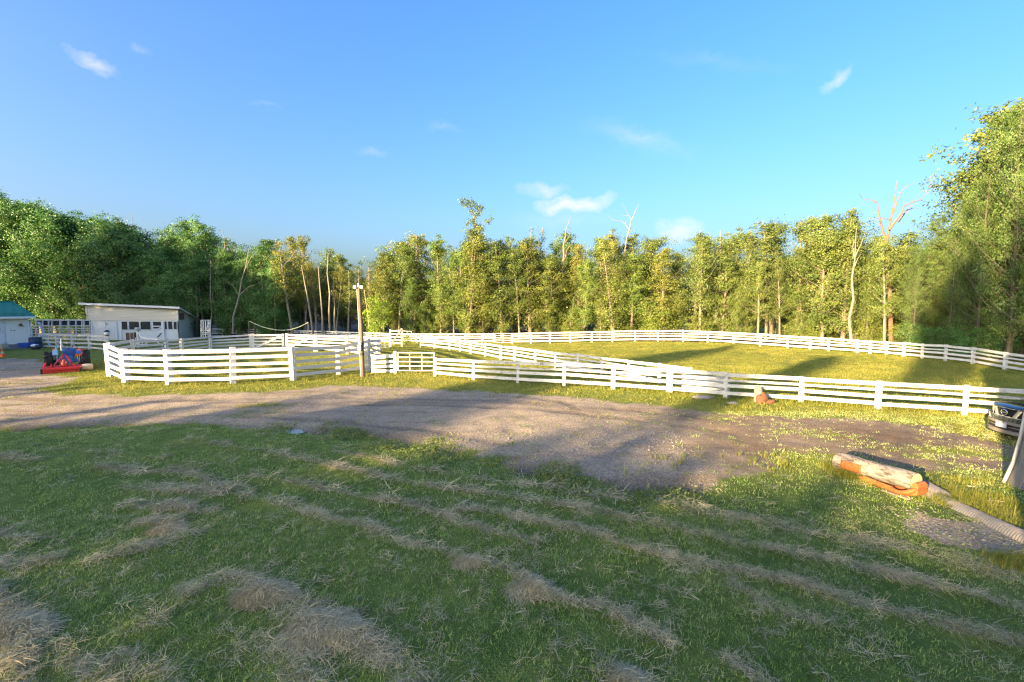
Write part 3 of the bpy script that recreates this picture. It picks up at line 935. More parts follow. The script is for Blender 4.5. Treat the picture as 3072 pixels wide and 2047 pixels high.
y0 = 42.5
dead_tree('big dead tree with bare forked orange branches above the right of the wood', at(2672, 1030, y0),
          [(pts_at(y0, (2672, 1025), (2668, 880), (2662, 760), (2668, 690), (2680, 620), (2692, 540)), 0.22, 0.02),
           (pts_at(y0 + .3, (2664, 730), (2640, 660), (2632, 610), (2618, 602), (2585, 594)), 0.10, 0.012),
           (pts_at(y0 - .3, (2668, 690), (2705, 640), (2712, 618), (2760, 600), (2790, 566)), 0.10, 0.012),
           (pts_at(y0 + .6, (2695, 665), (2720, 632), (2745, 624)), 0.08, 0.02),
           (pts_at(y0, (2680, 640), (2700, 580), (2724, 552)), 0.06, 0.01),
           (pts_at(y0, (2676, 660), (2650, 655), (2640, 668)), 0.05, 0.01)], M['bark_red'])
y0 = 41.0
dead_tree('white dead birch snag with a few short bare limbs, left of the big dead tree', at(2556, 1020, y0),
          [(pts_at(y0, (2553, 1018), (2560, 900), (2564, 780), (2569, 685)), 0.13, 0.02),
           (pts_at(y0, (2566, 770), (2582, 735), (2590, 715)), 0.05, 0.01),
           (pts_at(y0, (2563, 775), (2558, 740), (2561, 715)), 0.05, 0.01),
           (pts_at(y0, (2564, 800), (2580, 765)), 0.04, 0.01)], M['bark_pale'])
y0 = 58.0
dead_tree('thin bare snag forked at the top, rising above the middle of the wood', at(1866, 1000, y0),
          [(pts_at(y0, (1866, 1000), (1874, 800), (1880, 715), (1892, 665), (1905, 635), (1917, 612)), 0.13, 0.012),
           (pts_at(y0, (1887, 692), (1875, 672), (1862, 662), (1838, 662)), 0.06, 0.012),
           (pts_at(y0, (1894, 660), (1888, 650), (1880, 645)), 0.04, 0.01)], M['bark_pale'])
y0 = 60.0
dead_tree('bare forked crown of a dying poplar, left of the thin snag', at(1685, 1000, y0),
          [(pts_at(y0, (1682, 1000), (1688, 800), (1690, 740), (1698, 690), (1712, 650)), 0.17, 0.02),
           (pts_at(y0, (1690, 735), (1704, 715), (1712, 690)), 0.05, 0.01),
           (pts_at(y0, (1688, 790), (1700, 750), (1718, 728), (1728, 712)), 0.05, 0.01)], M['bark'])
y0 = 61.0
dead_tree('grey bare tree with spreading twigs, standing above the low end of the barn', at(672, 1000, y0),
          [(pts_at(y0, (676, 1000), (680, 850), (676, 760), (668, 690)), 0.17, 0.02),
           (pts_at(y0, (678, 800), (655, 750), (648, 735)), 0.05, 0.01),
           (pts_at(y0, (679, 790), (700, 755), (712, 745)), 0.05, 0.01),
           (pts_at(y0, (676, 740), (690, 715)), 0.04, 0.01)], M['bark'])
y0 = 55.5
dead_tree('leaning pale bare birch with one long side limb, left of the rope posts', at(715, 960, y0),
          [(pts_at(y0, (700, 1000), (718, 890), (738, 800), (748, 745)), 0.14, 0.02),
           (pts_at(y0, (720, 885), (745, 862), (768, 853)), 0.07, 0.012),
           (pts_at(y0, (718, 890), (702, 862), (695, 850)), 0.05, 0.01),
           (pts_at(y0, (735, 810), (752, 775), (765, 765)), 0.04, 0.01)], M['bark_pale'])
y0 = 63.0
dead_tree('tall pale bare trunk above the barn, thinly leaved at its tip', at(394, 1000, y0),
          [(pts_at(y0, (392, 1000), (393, 800), (394, 700), (398, 640)), 0.12, 0.02),
           (pts_at(y0, (394, 690), (415, 668)), 0.04, 0.01), (pts_at(y0, (394, 700), (378, 650)), 0.04, 0.01)], M['bark_pale'])
for q, (bx, tx2, ty2, yy) in enumerate([(590, 586, 760, 58.5), (628, 632, 780, 58.2), (990, 985, 760, 55.2), (1004, 1000, 830, 55.6), (940, 905, 800, 54.8), (968, 955, 800, 55.0)]):
    lab = ['pale upright trunk behind the low end of the barn, left one', 'pale upright trunk behind the low end of the barn, right one', 'slim white trunk right of the golden birches, taller one',
           'slim white trunk right of the golden birches, shorter one', 'leaning pale trunk among the golden birches, more tilted', 'leaning pale trunk among the golden birches, less tilted'][q]
    dead_tree(lab, at(bx, 1000, yy), [(pts_at(yy, (bx, 1005), ((bx + tx2) / 2 + 2, (1000 + ty2) / 2), (tx2, ty2)), 0.14, 0.04)], M['bark_pale'], 'slim_birch')

# undergrowth along the foot of the wood, one bush after another
bush_list = []
for i in range(96):
    s = rng.uniform(0.02, 0.97) * sl[-1]
    j = min(np.searchsorted(sl, s), len(tx) - 1)
    x, y = tx[j], ty[j]
    px = px_of(x, y)
    rad = math.hypot(x, y)
    push = rng.uniform(-0.8, 3.0)
    x, y = x * (1 + push / rad), y * (1 + push / rad)
    if y < 20 or (1150 < px < 1240) or not -60 < px < 3120: continue
    hh = rng.uniform(1.4, 4.0) if px < 2150 else rng.uniform(0.9, 2.4)
    lm = min(LANDMARKS, key=lambda q: abs(q[0] - px))
    bush_list.append(((lm[1], 'right' if px >= lm[0] else 'left'), abs(px - lm[0]), px, x, y, hh))
bush_list.sort(key=lambda q: q[1])
seen_n = {}
for key, dd, px, x, y, hh in bush_list:
    k = seen_n.get(key, 0); seen_n[key] = k + 1
    add_tree('shrub', x, y, hh, rng.uniform(0.9, 1.4), '%s undergrowth bush, %snearest %s of %s' % ('tall' if hh > 2.6 else 'low', ORD[min(k, 11)], key[1], key[0]), 'shrub', 'undergrowth bushes at the foot of the wood',
             tint=np.array([1.1 if 1050 < px < 2700 else 0.62, 1.05, 0.8 if 1050 < px < 2700 else 1.1]) * rng.uniform(0.75, 1.2), cat='bush')
p = gp(1222, 1044)
add_tree('shrub', p.x, p.y, 1.15, 1.0, 'small leafy weed bush growing at the foot of the old braced gate', 'shrub', tint=(1.1, 1.1, 0.6), k=0, cat='bush')
p = at(1140, 1000, 53.0)
add_tree('shrub', p.x, p.y, 4.6, 0.8, 'bright green feathery young tree just right of the brown light pole', 'shrub', tint=(1.2, 1.4, 0.5), k=1, cat='bush')

# the wood behind the viewpoint, whose shade lies across the lawn and the yard
PUX, PUY = SDY, -SDX


def shade_tree(u, vtop, b2, wid, style='broad', k=None):
    x, y = PUX * u - SDX * b2, PUY * u - SDY * b2
    h2 = vtop + (b2 - 30) * TAN
    add_tree(style, x, y, h2, wid, 'tall leafy tree growing behind the viewpoint, shading the lawn', group='trees behind the viewpoint', k=int(abs(u) * 3) if k is None else k, rz=abs(u) * 2.1)
SHADE = []
# low dense trees close by: shade over the lawn (u across the light, top of the shade, distance, width)
for u, vt in [(-20.6, 7.2), (-19.2, 8.1), (-17.6, 8.0), (-16.2, 9.0), (-14.6, 9.6), (-13.5, 8.8), (-12.2, 7.8), (-11.0, 7.3),
              (-2.9, 8.6), (-1.6, 8.8), (-0.4, 8.8), (0.7, 9.0)]:
    SHADE.append((u, vt, 60.0, 0.62, 'broad'))
    SHADE.append((u + 0.6, vt - 0.5, 63.0, 0.8, 'full'))
for u, vt in [(-8.9, 8.0), (-8.2, 8.2), (-7.4, 8.6), (-6.6, 8.7), (-5.8, 8.7), (-5.0, 8.6)]:
    SHADE.append((u, vt, 60.0, 0.6, 'tuft'))
SHADE += [(-7.6, 6.5, 58.0, 0.3, 'thin')]
SHADE += [(-10.5, 7.6, 61.0, 0.42, 'broad'), (-11.6, 7.7, 60.0, 0.4, 'broad'), (-10.0, 7.5, 60.0, 0.7, 'full'), (-9.3, 7.6, 62.0, 0.55, 'full'), (-4.0, 8.3, 60.0, 0.5, 'full')]
# taller tops that reach out over the yard and the paddock
SHADE += [(-15.6, 16.2, 34, 0.45, 'top'), (-16.7, 14.8, 36, 0.45, 'top'), (-15.0, 12.6, 33, 0.8, 'top'),
          (-7.3, 15.4, 36, 0.30, 'crest'), (-6.6, 15.0, 36, 0.28, 'crest'),
          (-0.9, 22.5, 40, 0.36, 'crest'), (-1.7, 20.5, 42, 0.3, 'crest'), (-0.1, 24.0, 42, 0.36, 'top'),
          (6.6, 28.0, 26, 0.75, 'broad'), (4.0, 27.5, 26, 0.45, 'high'), (2.4, 26.5, 28, 0.3, 'full'), (9.4, 27.5, 28, 1.0, 'broad'), (12.0, 25.5, 27, 1.0, 'broad'),
          (-23.0, 7.1, 32, 0.5, 'broad'), (-21.4, 7.3, 32, 0.5, 'broad'), (-29.3, 7.0, 32, 0.5, 'broad'), (-31.0, 6.9, 33, 0.6, 'broad'), (-32.4, 6.7, 32, .5, 'full'), (-31.2, 9.0, 34, 0.4, 'thin'), (-34.5, 8.6, 34, 0.4, 'thin')]
# the mass at the far left that keeps the barn and the left wood in shade
for u, vt in [(-38, 8.4), (-40, 9.2), (-42, 9.6), (-44, 10.2), (-46, 10.8), (-48, 11.4), (-50.5, 13), (-53, 14.5), (-56, 16.0), (-59, 17.2), (-62, 18.0), (-65, 18.6), (-68, 19.4), (-71, 20.0), (-74, 21), (-78, 22)]:
    SHADE.append((u, vt, 30.0, 1.15, 'broad'))
    SHADE.append((u - 1.1, vt - 0.8, 33.0, 1.15, 'full'))


for u, vt, b2, wd, stl in SHADE:
    shade_tree(u, vt, b2, wd, stl)

# far side of the wood: one mass of crowns behind the rows above
def wood_mass():
    cl = bpy.data.collections.new('far_wood_source')
    for key in ('full', 'broad'):
        for tr_, cr_, H_ in PROTO[key][:2]:
            cl.objects.link(bpy.data.objects.new('far_wood_source', cr_))
    P, S, Rz = [], [], []
    for row in range(4):
        for s in np.arange(0.5, sl[-1] * 1.0, 3.0):
            s = s + rng.uniform(-1, 1)
            i = int(np.clip(np.searchsorted(sl, s), 0, len(tx) - 1))
            x, y = tx[i], ty[i]
            rad = math.hypot(x, y)
            push = 11.5 + row * 3.2 + rng.uniform(-1, 1)
            x2, y2 = x * (1 + push / rad), y * (1 + push / rad)
            px = px_of(x, y)
            tp = np.interp(px, *zip(*SKY_PX)) + 75 + abs(rng.normal()) * 50 + (-60 if 1010 < px < 1120 else 0)
            hgt = float(np.clip(CAM_H + (911 - tp) / FOC * y2, 4, 22)) + 0.4
            P.append((x2, y2, lz(x2, y2) - .1)); q = hgt / 12
            S.append((q * 1.1, q * 1.1, q)); Rz.append((0, 0, rng.uniform(0, 6.28)))
    return cl, np.array(P), np.array(S), np.array(Rz)


# ---------------------------------------------------------------- fences
unit = MB().box((0, 0, 0), (1, 1, 1)).mesh('plank', bevel=0.014)
post_round = MB().lathe([(0.5, -0.5), (0.5, 0.48), (0.44, 0.5)], 12).mesh('post', smooth=True)
SHAPES = {}


def shape(mat, kind='plank'):
    """one shared mesh for each material"""
    key = (mat, kind)
    if key not in SHAPES:
        me = (unit if kind == 'plank' else post_round).copy()
        me.name = kind
        me.materials.clear(); me.materials.append(M[mat])
        SHAPES[key] = me
    return SHAPES[key]


def piece(name, parent, mat, p, q, w, t, kind='plank', roll=0.0, up=(0, 0, 1)):
    """a straight piece from p to q (world), w high and t thick, child of parent (an unrotated Empty)"""
    p, q = Vector(p), Vector(q)
    x = (q - p)
    L = x.length
    x.normalize()
    u = Vector(up)
    if abs(x.dot(u)) > 0.98: u = Vector((0, 1, 0))
    y = u.cross(x).normalized()
    z = x.cross(y)
    m = Matrix((x, y, z)).transposed().to_4x4()
    if roll: m = m @ Matrix.Rotation(roll, 4, 'X')
    o = put(name, shape(mat, kind), parent)
    o.matrix_local = Matrix.Translation((p + q) / 2 - parent.location) @ m @ Matrix.Diagonal((L, t, w, 1))
    return o


def upright(name, parent, mat, b0, b1, w, d=None, rz=0.0, kind='plank'):
    """a standing piece from b0 up to b1"""
    b0, b1 = Vector(b0), Vector(b1)
    o = put(name, shape(mat, kind), parent)
    z = (b1 - b0).normalized()
    m = z.to_track_quat('Z', 'Y').to_matrix().to_4x4()
    o.matrix_local = Matrix.Translation((b0 + b1) / 2 - parent.location) @ m @ Matrix.Rotation(rz, 4, 'Z') @ Matrix.Diagonal((w, d or w, (b1 - b0).length, 1))
    return o


BOARDS4 = [(0.925, 0.142), (0.705, 0.084), (0.485, 0.128), (0.205, 0.134)]
BOARDS5 = [(0.93, 0.105), (0.745, 0.095), (0.555, 0.09), (0.365, 0.095), (0.165, 0.095)]


def fence(label, posts, boards, mat='fence_white', pw=0.13, cat='fence', group=None, side=-1, name='board_fence', wide=None, skip=(), thick=0.032, post_kind='plank'):
    base = [gp(px, bs) for px, tp, bs in posts]
    hts = [topz(px, tp, p) - p.z for (px, tp, bs), p in zip(posts, base)]
    root = thing(name, label, cat, base[0], 0, group)
    rails = []
    for i, (p, hh) in enumerate(zip(base, hts)):
        a = base[max(i - 1, 0)]; c = base[min(i + 1, len(base) - 1)]
        ang = math.atan2(c.y - a.y, c.x - a.x)
        w = (wide or {}).get(i, pw)
        lean = Vector((rng.normal() * 0.018, rng.normal() * 0.018, rng.uniform(-0.02, 0.03))) * hh
        upright('post', root, mat, p - Vector((0, 0, 0.25)), p + Vector((0, 0, hh)) + lean, w, w, ang, post_kind)
    for i in range(len(base) - 1):
        if i in skip: continue
        p, q = base[i], base[i + 1]
        d = (q - p); d.z = 0
        n = Vector((-d.y, d.x, 0)).normalized()
        if n.dot(Vector((p.x, p.y, 0))) < 0: n = -n          # away from the viewpoint
        off = n * side * (pw / 2 + thick / 2 + 0.003)
        dn = d.normalized() * 0.004
        for f, hf in boards:
            j0, j1 = rng.normal() * 0.013, rng.normal() * 0.013
            a = p + Vector((0, 0, hts[i] * f + j0)) + off + dn
            c = q + Vector((0, 0, hts[i + 1] * f + j1)) + off - dn
            rails.append((piece('rail', root, mat, a, c, hf * (hts[i] + hts[i + 1]) / 2, thick, roll=rng.normal() * 0.02), a, c))
    return root, base, hts, rails


near_posts = [(1304, 1073, 1129), (1421, 1080, 1140), (1553, 1084, 1149), (1692, 1088, 1158), (1839, 1095, 1169), (2007, 1105, 1181), (2178, 1117, 1195),
              (2402, 1130, 1208), (2632, 1143, 1227), (2893, 1158, 1246), (3190, 1174, 1268)]
nf, nb, nh, nr = fence('nearest white four board fence, running along the gravel yard to the parked car', near_posts, BOARDS4, 'fence_old', 0.15, wide={5: 0.2, 6: 0.19})
for px, py in [(1363, 1079), (1628, 1089), (1916, 1103), (2279, 1127), (2761, 1155)]:
    best = None
    for o, a, c in nr[::4]:
        if px_of(a.x, a.y) <= px <= px_of(c.x, c.y):
            t = (px - px_of(a.x, a.y)) / (px_of(c.x, c.y) - px_of(a.x, a.y))
            best = a.lerp(c, t), (c - a).normalized()
    c0, dr2 = best
    n = Vector((-dr2.y, dr2.x, 0)).normalized()
    if n.dot(Vector((c0.x, c0.y, 0))) > 0: n = -n
    q = c0 + n * 0.026
    arc = [q + dr2 * (0.062 * math.cos(t)) + Vector((0, 0, 0.075 * math.sin(t) - 0.02)) for t in np.linspace(-0.5, math.pi + 0.5, 11)]
    put('horseshoe', MB().tube([v - nf.location for v in arc], 0.012, 6).mesh('horseshoe', smooth=True, mat=M['black']), nf)

mid_posts = [(1262, 1005, 1042), (1304, 1009, 1046), (1348, 1014, 1051), (1380, 1019, 1055), (1413, 1024, 1062), (1456, 1030, 1069), (1501, 1036, 1080), (1545, 1040, 1086), (1607, 1049, 1097),
             (1667, 1057, 1105), (1735, 1061, 1115), (1805, 1071, 1125), (1886, 1080, 1136), (1977, 1090, 1152), (2068, 1102, 1168)]
fence('middle white fence, slanting from the old braced gate to the writing board', mid_posts, BOARDS4, 'fence_old', 0.14)
far_posts = [(1537, 1000, 1031), (1593, 998, 1031), (1650, 997, 1030), (1712, 996, 1029), (1775, 994, 1027), (1838, 993, 1026), (1906, 991, 1025), (1974, 991, 1025), (2048, 991, 1026),
             (2123, 993, 1028), (2200, 997, 1032), (2280, 1001, 1039), (2363, 1007, 1045), (2430, 1011, 1050), (2484, 1014, 1054), (2571, 1020, 1059), (2610, 1023, 1062), (2658, 1026, 1066),
             (2710, 1028, 1071), (2765, 1032, 1077), (2835, 1035, 1084), (2917, 1042, 1094), (3014, 1057, 1111), (3140, 1074, 1130)]
fence('far white paddock fence, curving along the foot of the wood on the right', far_posts, BOARDS4, 'fence_white', 0.15)
left_posts = [(636, 985, 1013), (668, 986, 1013), (712, 987, 1013), (747, 987, 1013), (779, 988, 1014), (801, 988, 1014), (836, 989, 1015), (866, 990, 1016), (903, 991, 1017), (938, 992, 1018), (974, 993, 1019),
              (1010, 994, 1020), (1051, 996, 1022), (1090, 997, 1024), (1128, 998, 1026), (1170, 1000, 1028)]
fence('long shaded white fence, running from the barn behind the round pen', left_posts, BOARDS4, 'fence_white', 0.13)
fence('short far white fence between the old braced gate and the far tubular gate', [(1206, 1001, 1028), (1250, 1001, 1028), (1294, 1001, 1028), (1345, 1001, 1028), (1395, 1001, 1028), (1446, 1001, 1028), (1481, 1000, 1028)], BOARDS4, 'fence_white', 0.13)
alley, ab, ah, _ = fence('short white fence linking the round pen to the near tubular gate', [(1120, 1063, 1120), (1187, 1055, 1121)], [(0.83, 0.17), (0.575, 0.13), (0.36, 0.14), (0.135, 0.14)], 'fence_white', 0.16)

# the round pen
pen_front = [(337, 1029, 1129), (380, 1047, 1148), (509, 1049, 1155), (699, 1045, 1151), (881, 1041, 1142), (1016, 1035, 1126), (1105, 1017, 1116)]
pen_back = [(1105, 1017, 1116), (1138, 1017, 1091), (1108, 1009, 1076), (1043, 1006, 1063), (950, 1005, 1055)]
pen_left = [(753, 1003, 1052), (632, 1010, 1058), (547, 1016, 1072), (503, 1017, 1080), (401, 1020, 1099), (337, 1029, 1129)]
fence('tall white five board front of the round pen, curving beside the brown light pole', pen_front, BOARDS5, 'fence_white', 0.24, wide={0: 0.36, 1: 0.27}, thick=0.045)
fence('white five board right side of the round pen, seen behind the brown light pole', pen_back, BOARDS5, 'fence_white', 0.2, thick=0.04, side=1)
fence('white shaded back of the round pen, in front of the barn', pen_left, BOARDS5, 'fence_white', 0.2, thick=0.04, side=1)


def board_gate(label, a, c, brace):
    fr = thing('board_gate', label, 'gate', gp(a[0], a[2]))
    p, q = gp(a[0], a[2]), gp(c[0], c[2])
    h0, h1 = topz(a[0], a[1], p) - p.z, topz(c[0], c[1], q) - q.z
    d = (q - p).normalized()
    n = Vector((d.y, -d.x, 0)).normalized()
    if n.dot(Vector((p.x, p.y, 0))) > 0: n = -n
    for pp, hh in ((p + d * 0.12, h0), (q - d * 0.12, h1)):
        upright('post', fr, 'fence_white', pp - Vector((0, 0, .03)), pp + Vector((0, 0, hh)), 0.2, 0.09, math.atan2(d.y, d.x))
    for f, hf in BOARDS5:
        piece('rail', fr, 'fence_white', p + d * 0.03 + Vector((0, 0, h0 * f)) + n * 0.075, q - d * 0.03 + Vector((0, 0, h1 * f)) + n * 0.075, hf * h0, 0.04)
    s0, s1 = (p + d * 0.2 + Vector((0, 0, h0 * 0.12)), q - d * 0.2 + Vector((0, 0, h1 * 0.9)))
    piece('brace', fr, 'fence_white', s0 + n * 0.125, s1 + n * 0.125, 0.17, 0.04)
    return fr


board_gate('white pen gate with a diagonal board, below the slack rope, left one of two', (756, 1003, 1052), (855, 1002, 1051), 1)
board_gate('white pen gate with a diagonal board, below the slack rope, right one of two', (859, 1001, 1052), (948, 1005, 1055), 1)


def tube_gate(label, a, c, fr_rails, n_up, mat='white_pipe', r=0.028, group=None):
    """a, c: (column, top row, bottom row, base row)"""
    p, q = gp(a[0], a[3]), gp(c[0], c[3])
    root = thing('tube_gate', label, 'gate', p, 0, group)
    zt = (topz(a[0], a[1], p), topz(c[0], c[1], q))
    zb = (topz(a[0], a[2], p), topz(c[0], c[2], q))
    def P2(s, f):
        xy = p.lerp(q, s)
        lo, hi = zb[0] + (zb[1] - zb[0]) * s, zt[0] + (zt[1] - zt[0]) * s
        return Vector((xy.x, xy.y, lo + (hi - lo) * f)) - p
    for f in fr_rails:
        put('bar', MB().tube([P2(0, f), P2(0.5, f - 0.006), P2(1, f)], r, 8).mesh('bar', smooth=True, mat=M[mat]), root)
    for k in range(n_up):
        s = k / (n_up - 1)
        put('upright', MB().tube([P2(s, -0.0), P2(s, 1.0)], r * (1.15 if k in (0, n_up - 1) else 0.8), 8).mesh('upright', smooth=True, mat=M[mat]), root)
    return root


tube_gate('white tubular steel gate at the near end of the alley, right of the pen', (1195, 1058, 1112, 1121), (1304, 1059, 1112, 1128), (0, 0.25, 0.5, 0.74, 1), 4)
tube_gate('far white tubular gate in the paddock fence below the wood', (1485, 1001, 1027, 1029), (1534, 1001, 1028, 1031), (0, 0.25, 0.5, 0.75, 1), 3)
tube_gate('thin white tubular gate right behind the old braced gate', (1209, 993, 1020, 1028), (1235, 995, 1020, 1028), (0, 0.4, 1), 3, r=0.022)
tube_gate('light wire pipe gate at the back end of the alley', (1143, 1014, 1043, 1047), (1168, 1014, 1044, 1048), (0, 0.3, 0.6, 1), 3, r=0.02)
# old braced gate: two tall posts, boards and a slanted brace
p, q = gp(1172, 1040), gp(1206, 1040)
og = thing('braced_gate', 'old weathered board gate with a slanted brace between two tall white posts', 'gate', p)
for pp, tp in ((p, 988), (q, 986)):
    upright('post', og, 'fence_old', pp - Vector((0, 0, .3)), Vector((pp.x, pp.y, topz(1190, tp, pp))), 0.16)
for pyy in (993, 1003, 1012, 1021, 1030):
    z = topz(1190, pyy, p)
    piece('rail', og, 'fence_old', Vector((p.x + .1, p.y - .11, z)), Vector((q.x - .1, q.y - .11, z + 0.03)), 0.13, 0.035)
piece('brace', og, 'grey_wood', Vector((p.x + .1, p.y - .15, topz(1190, 1033, p))), Vector((q.x - .05, q.y - .15, topz(1190, 990, p))), 0.15, 0.035)

# low fence before the barn, tall mesh pen
low_posts = [(123, 1000, 1043), (174, 1001, 1044), (219, 1003, 1046), (271, 1003, 1048), (326, 1006, 1053)]
fence('low shaded white fence behind the tractor, left of the round pen', low_posts, [(0.92, 0.13), (0.66, 0.11), (0.40, 0.11), (0.12, 0.12)], 'fence_white', 0.2)
y0 = 50.0
mp = thing('mesh_pen', 'tall white framed pen with dark mesh, between the green roofed shed and the barn', 'pen', at(110, 1013, y0))
def W3(px, py, dy=0.0):
    v = at(px, py, y0); v.y += dy
    return v
for px in (110, 129, 147, 157, 183, 207, 229, 247, 253, 271):
    b0 = W3(px, 1016); b1 = W3(px, 961)
    upright('post', mp, 'fence_white', b0, b1, 0.17 if px in (110, 183, 207) else 0.12)
piece('top_rail', mp, 'fence_white', W3(108, 960, -.09), W3(272, 961, -.09), 0.14, 0.05)
for pyy, hh in ((978, .11), (986, .09), (992.5, .09), (1000.5, .10), (1009, .1)):
    piece('rail', mp, 'fence_white', W3(94, pyy, -.09), W3(271, pyy, -.09), hh, 0.04)
put('mesh_panel', MB().box(W3(190, 969, .09) - mp.location, (5.85, 0.03, 0.62)).mesh('mesh_panel', mat=M['mesh_dark']), mp)
for a, c, lab in (((117, 967), (150, 1040), 'long white board leaning on the tall mesh pen'), ((91, 980), (101, 1016), 'short white board leaning beside the corner of the green roofed shed')):
    pa, pc = at(*a, 49.4), at(*c, 46.5)
    pc.z = lz(pc.x, pc.y)
    lb = thing('leaning_board', lab, 'board', pc)
    piece('plank', lb, 'fence_white', pc, pa, 0.06, 0.2)
# small cage at the low end of the barn
y0 = 54.0
kn = thing('wire_cage', 'tall narrow wire cage with pale posts at the low end of the barn', 'cage', at(606, 1012, y0))
for px in (604, 610, 617, 625, 631):
    upright('post', kn, 'barn_white', at(px, 1013, y0), at(px, 960, y0), 0.09)
piece('top_rail', kn, 'barn_white', at(603, 961, y0 - .06), at(632, 961, y0 - .06), 0.07, 0.04)
piece('brace', kn, 'barn_white', at(618, 990, y0 - .06), at(629, 965, y0 - .06), 0.07, 0.04)
for pyy in (992, 997.5, 1003):
    piece('rail', kn, 'fence_white', at(603, pyy, y0 - .07), at(632, pyy, y0 - .07), 0.08, 0.04)
put('mesh_panel', MB().box(at(618, 984, y0 + .1) - kn.location, (1.05, 0.03, 1.9)).mesh('mesh_panel', mat=M['mesh_dark']), kn)
# rope posts and their slack rope
y0 = 47.5
a0, a1 = at(747, 1015, y0), at(747, 962, y0)
rp = thing('rope_post', 'wooden post that holds the left end of the slack pale rope', 'post', Vector((a0.x, a0.y, lz(a0.x, a0.y))))
upright('post', rp, 'pole_wood', Vector((a0.x, a0.y, lz(a0.x, a0.y) - .2)), a1, 0.13, kind='post')
c0, c1 = at(925, 1015, y0), at(924.5, 966, y0)
rp2 = thing('rope_post', 'thin grey post that holds the right end of the slack pale rope', 'post', Vector((c0.x, c0.y, lz(c0.x, c0.y))))
upright('post', rp2, 'grey_wood', Vector((c0.x, c0.y, lz(c0.x, c0.y) - .2)), c1, 0.08, kind='post')
ro = []
for t in np.linspace(0, 1, 15):
    v = at(749 + (924 - 749) * t, 964 + 4 * t + 25 * (1 - ((t - 0.55) / 0.55) ** 2 if t < 0.55 else 1 - ((t - 0.55) / 0.45) ** 2), y0)
    ro.append(v)
tag(MB().tube(ro, 0.035, 6).obj('rope', M['rope'], smooth=True), 'slack pale rope sagging between two posts behind the round pen', 'rope')


# ---------------------------------------------------------------- buildings
def framed(root, name, mat, o0, e, n, s0, s1, z0, z1, d0, d1, bevel=0.0):
    """a box given along a wall: e along it, n outwards, o0 its origin; child of root"""
    mb = MB()
    vs = []
    for s in (s0, s1):
        for d in (d0, d1):
            for z in (z0, z1):
                vs.append(o0 + e * s + n * d + Vector((0, 0, z)) - root.location)
    mb.add(vs, [(0, 1, 3, 2), (4, 6, 7, 5), (0, 4, 5, 1), (2, 3, 7, 6), (0, 2, 6, 4), (1, 5, 7, 3)])
    return mb.obj(name, M[mat], root, bevel)


# barn with one slope
FRp, FLp, BRp = gp(538, 1020), gp(271, 1021), gp(599, 1011)
barn = thing('barn', 'long cream and white barn with one sloping roof, behind the round pen', 'barn', FRp)
FR0 = Vector((FRp.x, FRp.y, FRp.z)); FL0 = Vector((FLp.x, FLp.y, FRp.z))
e = (FL0 - FR0); WID = e.length; e.normalize()
n = Vector((e.y, -e.x, 0))
if n.y > 0: n = -n
side_v = Vector((BRp.x - FRp.x, BRp.y - FRp.y, 0)); DEP = side_v.length; side_v.normalize()
def S(px): return (537 - px) / 266 * WID
def Zb(py): return topz(537, py, FRp) - FRp.z
zt_r, zt_l = Zb(929), topz(270, 915, FLp) - FRp.z
zm = Zb(962)
zt = (zt_r + zt_l) / 2
framed(barn, 'wall', 'barn_white', FR0, e, n, 0, WID, -0.3, zm, -0.15, 0)
nb2 = 9
for i in range(nb2):                      # cream cladding boards of the upper front
    za = zm + 0.02; zz = zt_r
    mb = MB()
    f0, f1 = i / nb2, (i + 1) / nb2
    vs = []
    for s, top in ((-0.02, zt_r), (WID + 0.02, zt_l)):
        lo, hi = za + (top - za) * f0, za + (top - za) * f1
        for d, z in ((0.0, lo), (0.11, lo), (0.045, hi - 0.014), (0.0, hi - 0.014)):
            vs.append(FR0 + e * s + n * d + Vector((0, 0, z)) - barn.location)
    mb.add(vs, [(0, 1, 2, 3), (7, 6, 5, 4), (0, 4, 5, 1), (1, 5, 6, 2), (2, 6, 7, 3), (3, 7, 4, 0)])
    mb.obj('cladding_board', M['barn_cream'], barn)
framed(barn, 'wall', 'barn_cream', FR0, e, n, 0, WID, zm, min(zt_r, zt_l), -0.15, -0.004)
framed(barn, 'corner_trim', 'trim_white', FR0, e, n, -0.10, -0.02, zm - 0.1, zt_r, -0.02, 0.125)
framed(barn, 'corner_trim', 'trim_white', FR0, e, n, WID + 0.02, WID + 0.10, zm - 0.1, zt_l, -0.02, 0.125)
zback = topz(601, 960, BRp) - FRp.z
# end wall on the right, sloping top; far wall; roof slab
mb = MB()
b0 = Vector((0, 0, 0))
mb.add([b0 + Vector((0, 0, -.3)), b0 + side_v * DEP + Vector((0, 0, -.6)), b0 + side_v * DEP + Vector((0, 0, zback)), b0 + Vector((0, 0, zt_r + .1)),
        b0 + e * .12 + Vector((0, 0, -.3)), b0 + side_v * DEP + e * .12 + Vector((0, 0, -.6)), b0 + side_v * DEP + e * .12 + Vector((0, 0, zback)), b0 + e * .12 + Vector((0, 0, zt_r + .1))],
       [(0, 1, 2, 3), (7, 6, 5, 4), (0, 4, 5, 1), (1, 5, 6, 2), (2, 6, 7, 3), (3, 7, 4, 0)])
mb.obj('end_wall', M['trim_white'], barn)  # paler white than the front wall: its missing light is added through the colour
framed(barn, 'back_wall', 'barn_white', FR0 + side_v * DEP, e, n, 0.12, WID, -0.6, zback, -0.15, 0)
framed(barn, 'end_wall', 'barn_white', FR0 + side_v * 0.02, side_v, -e, 0.15, DEP, -0.3, zback, -WID + 0.01, -WID + 0.13)
th = 0.07
mb = MB()
rt = []
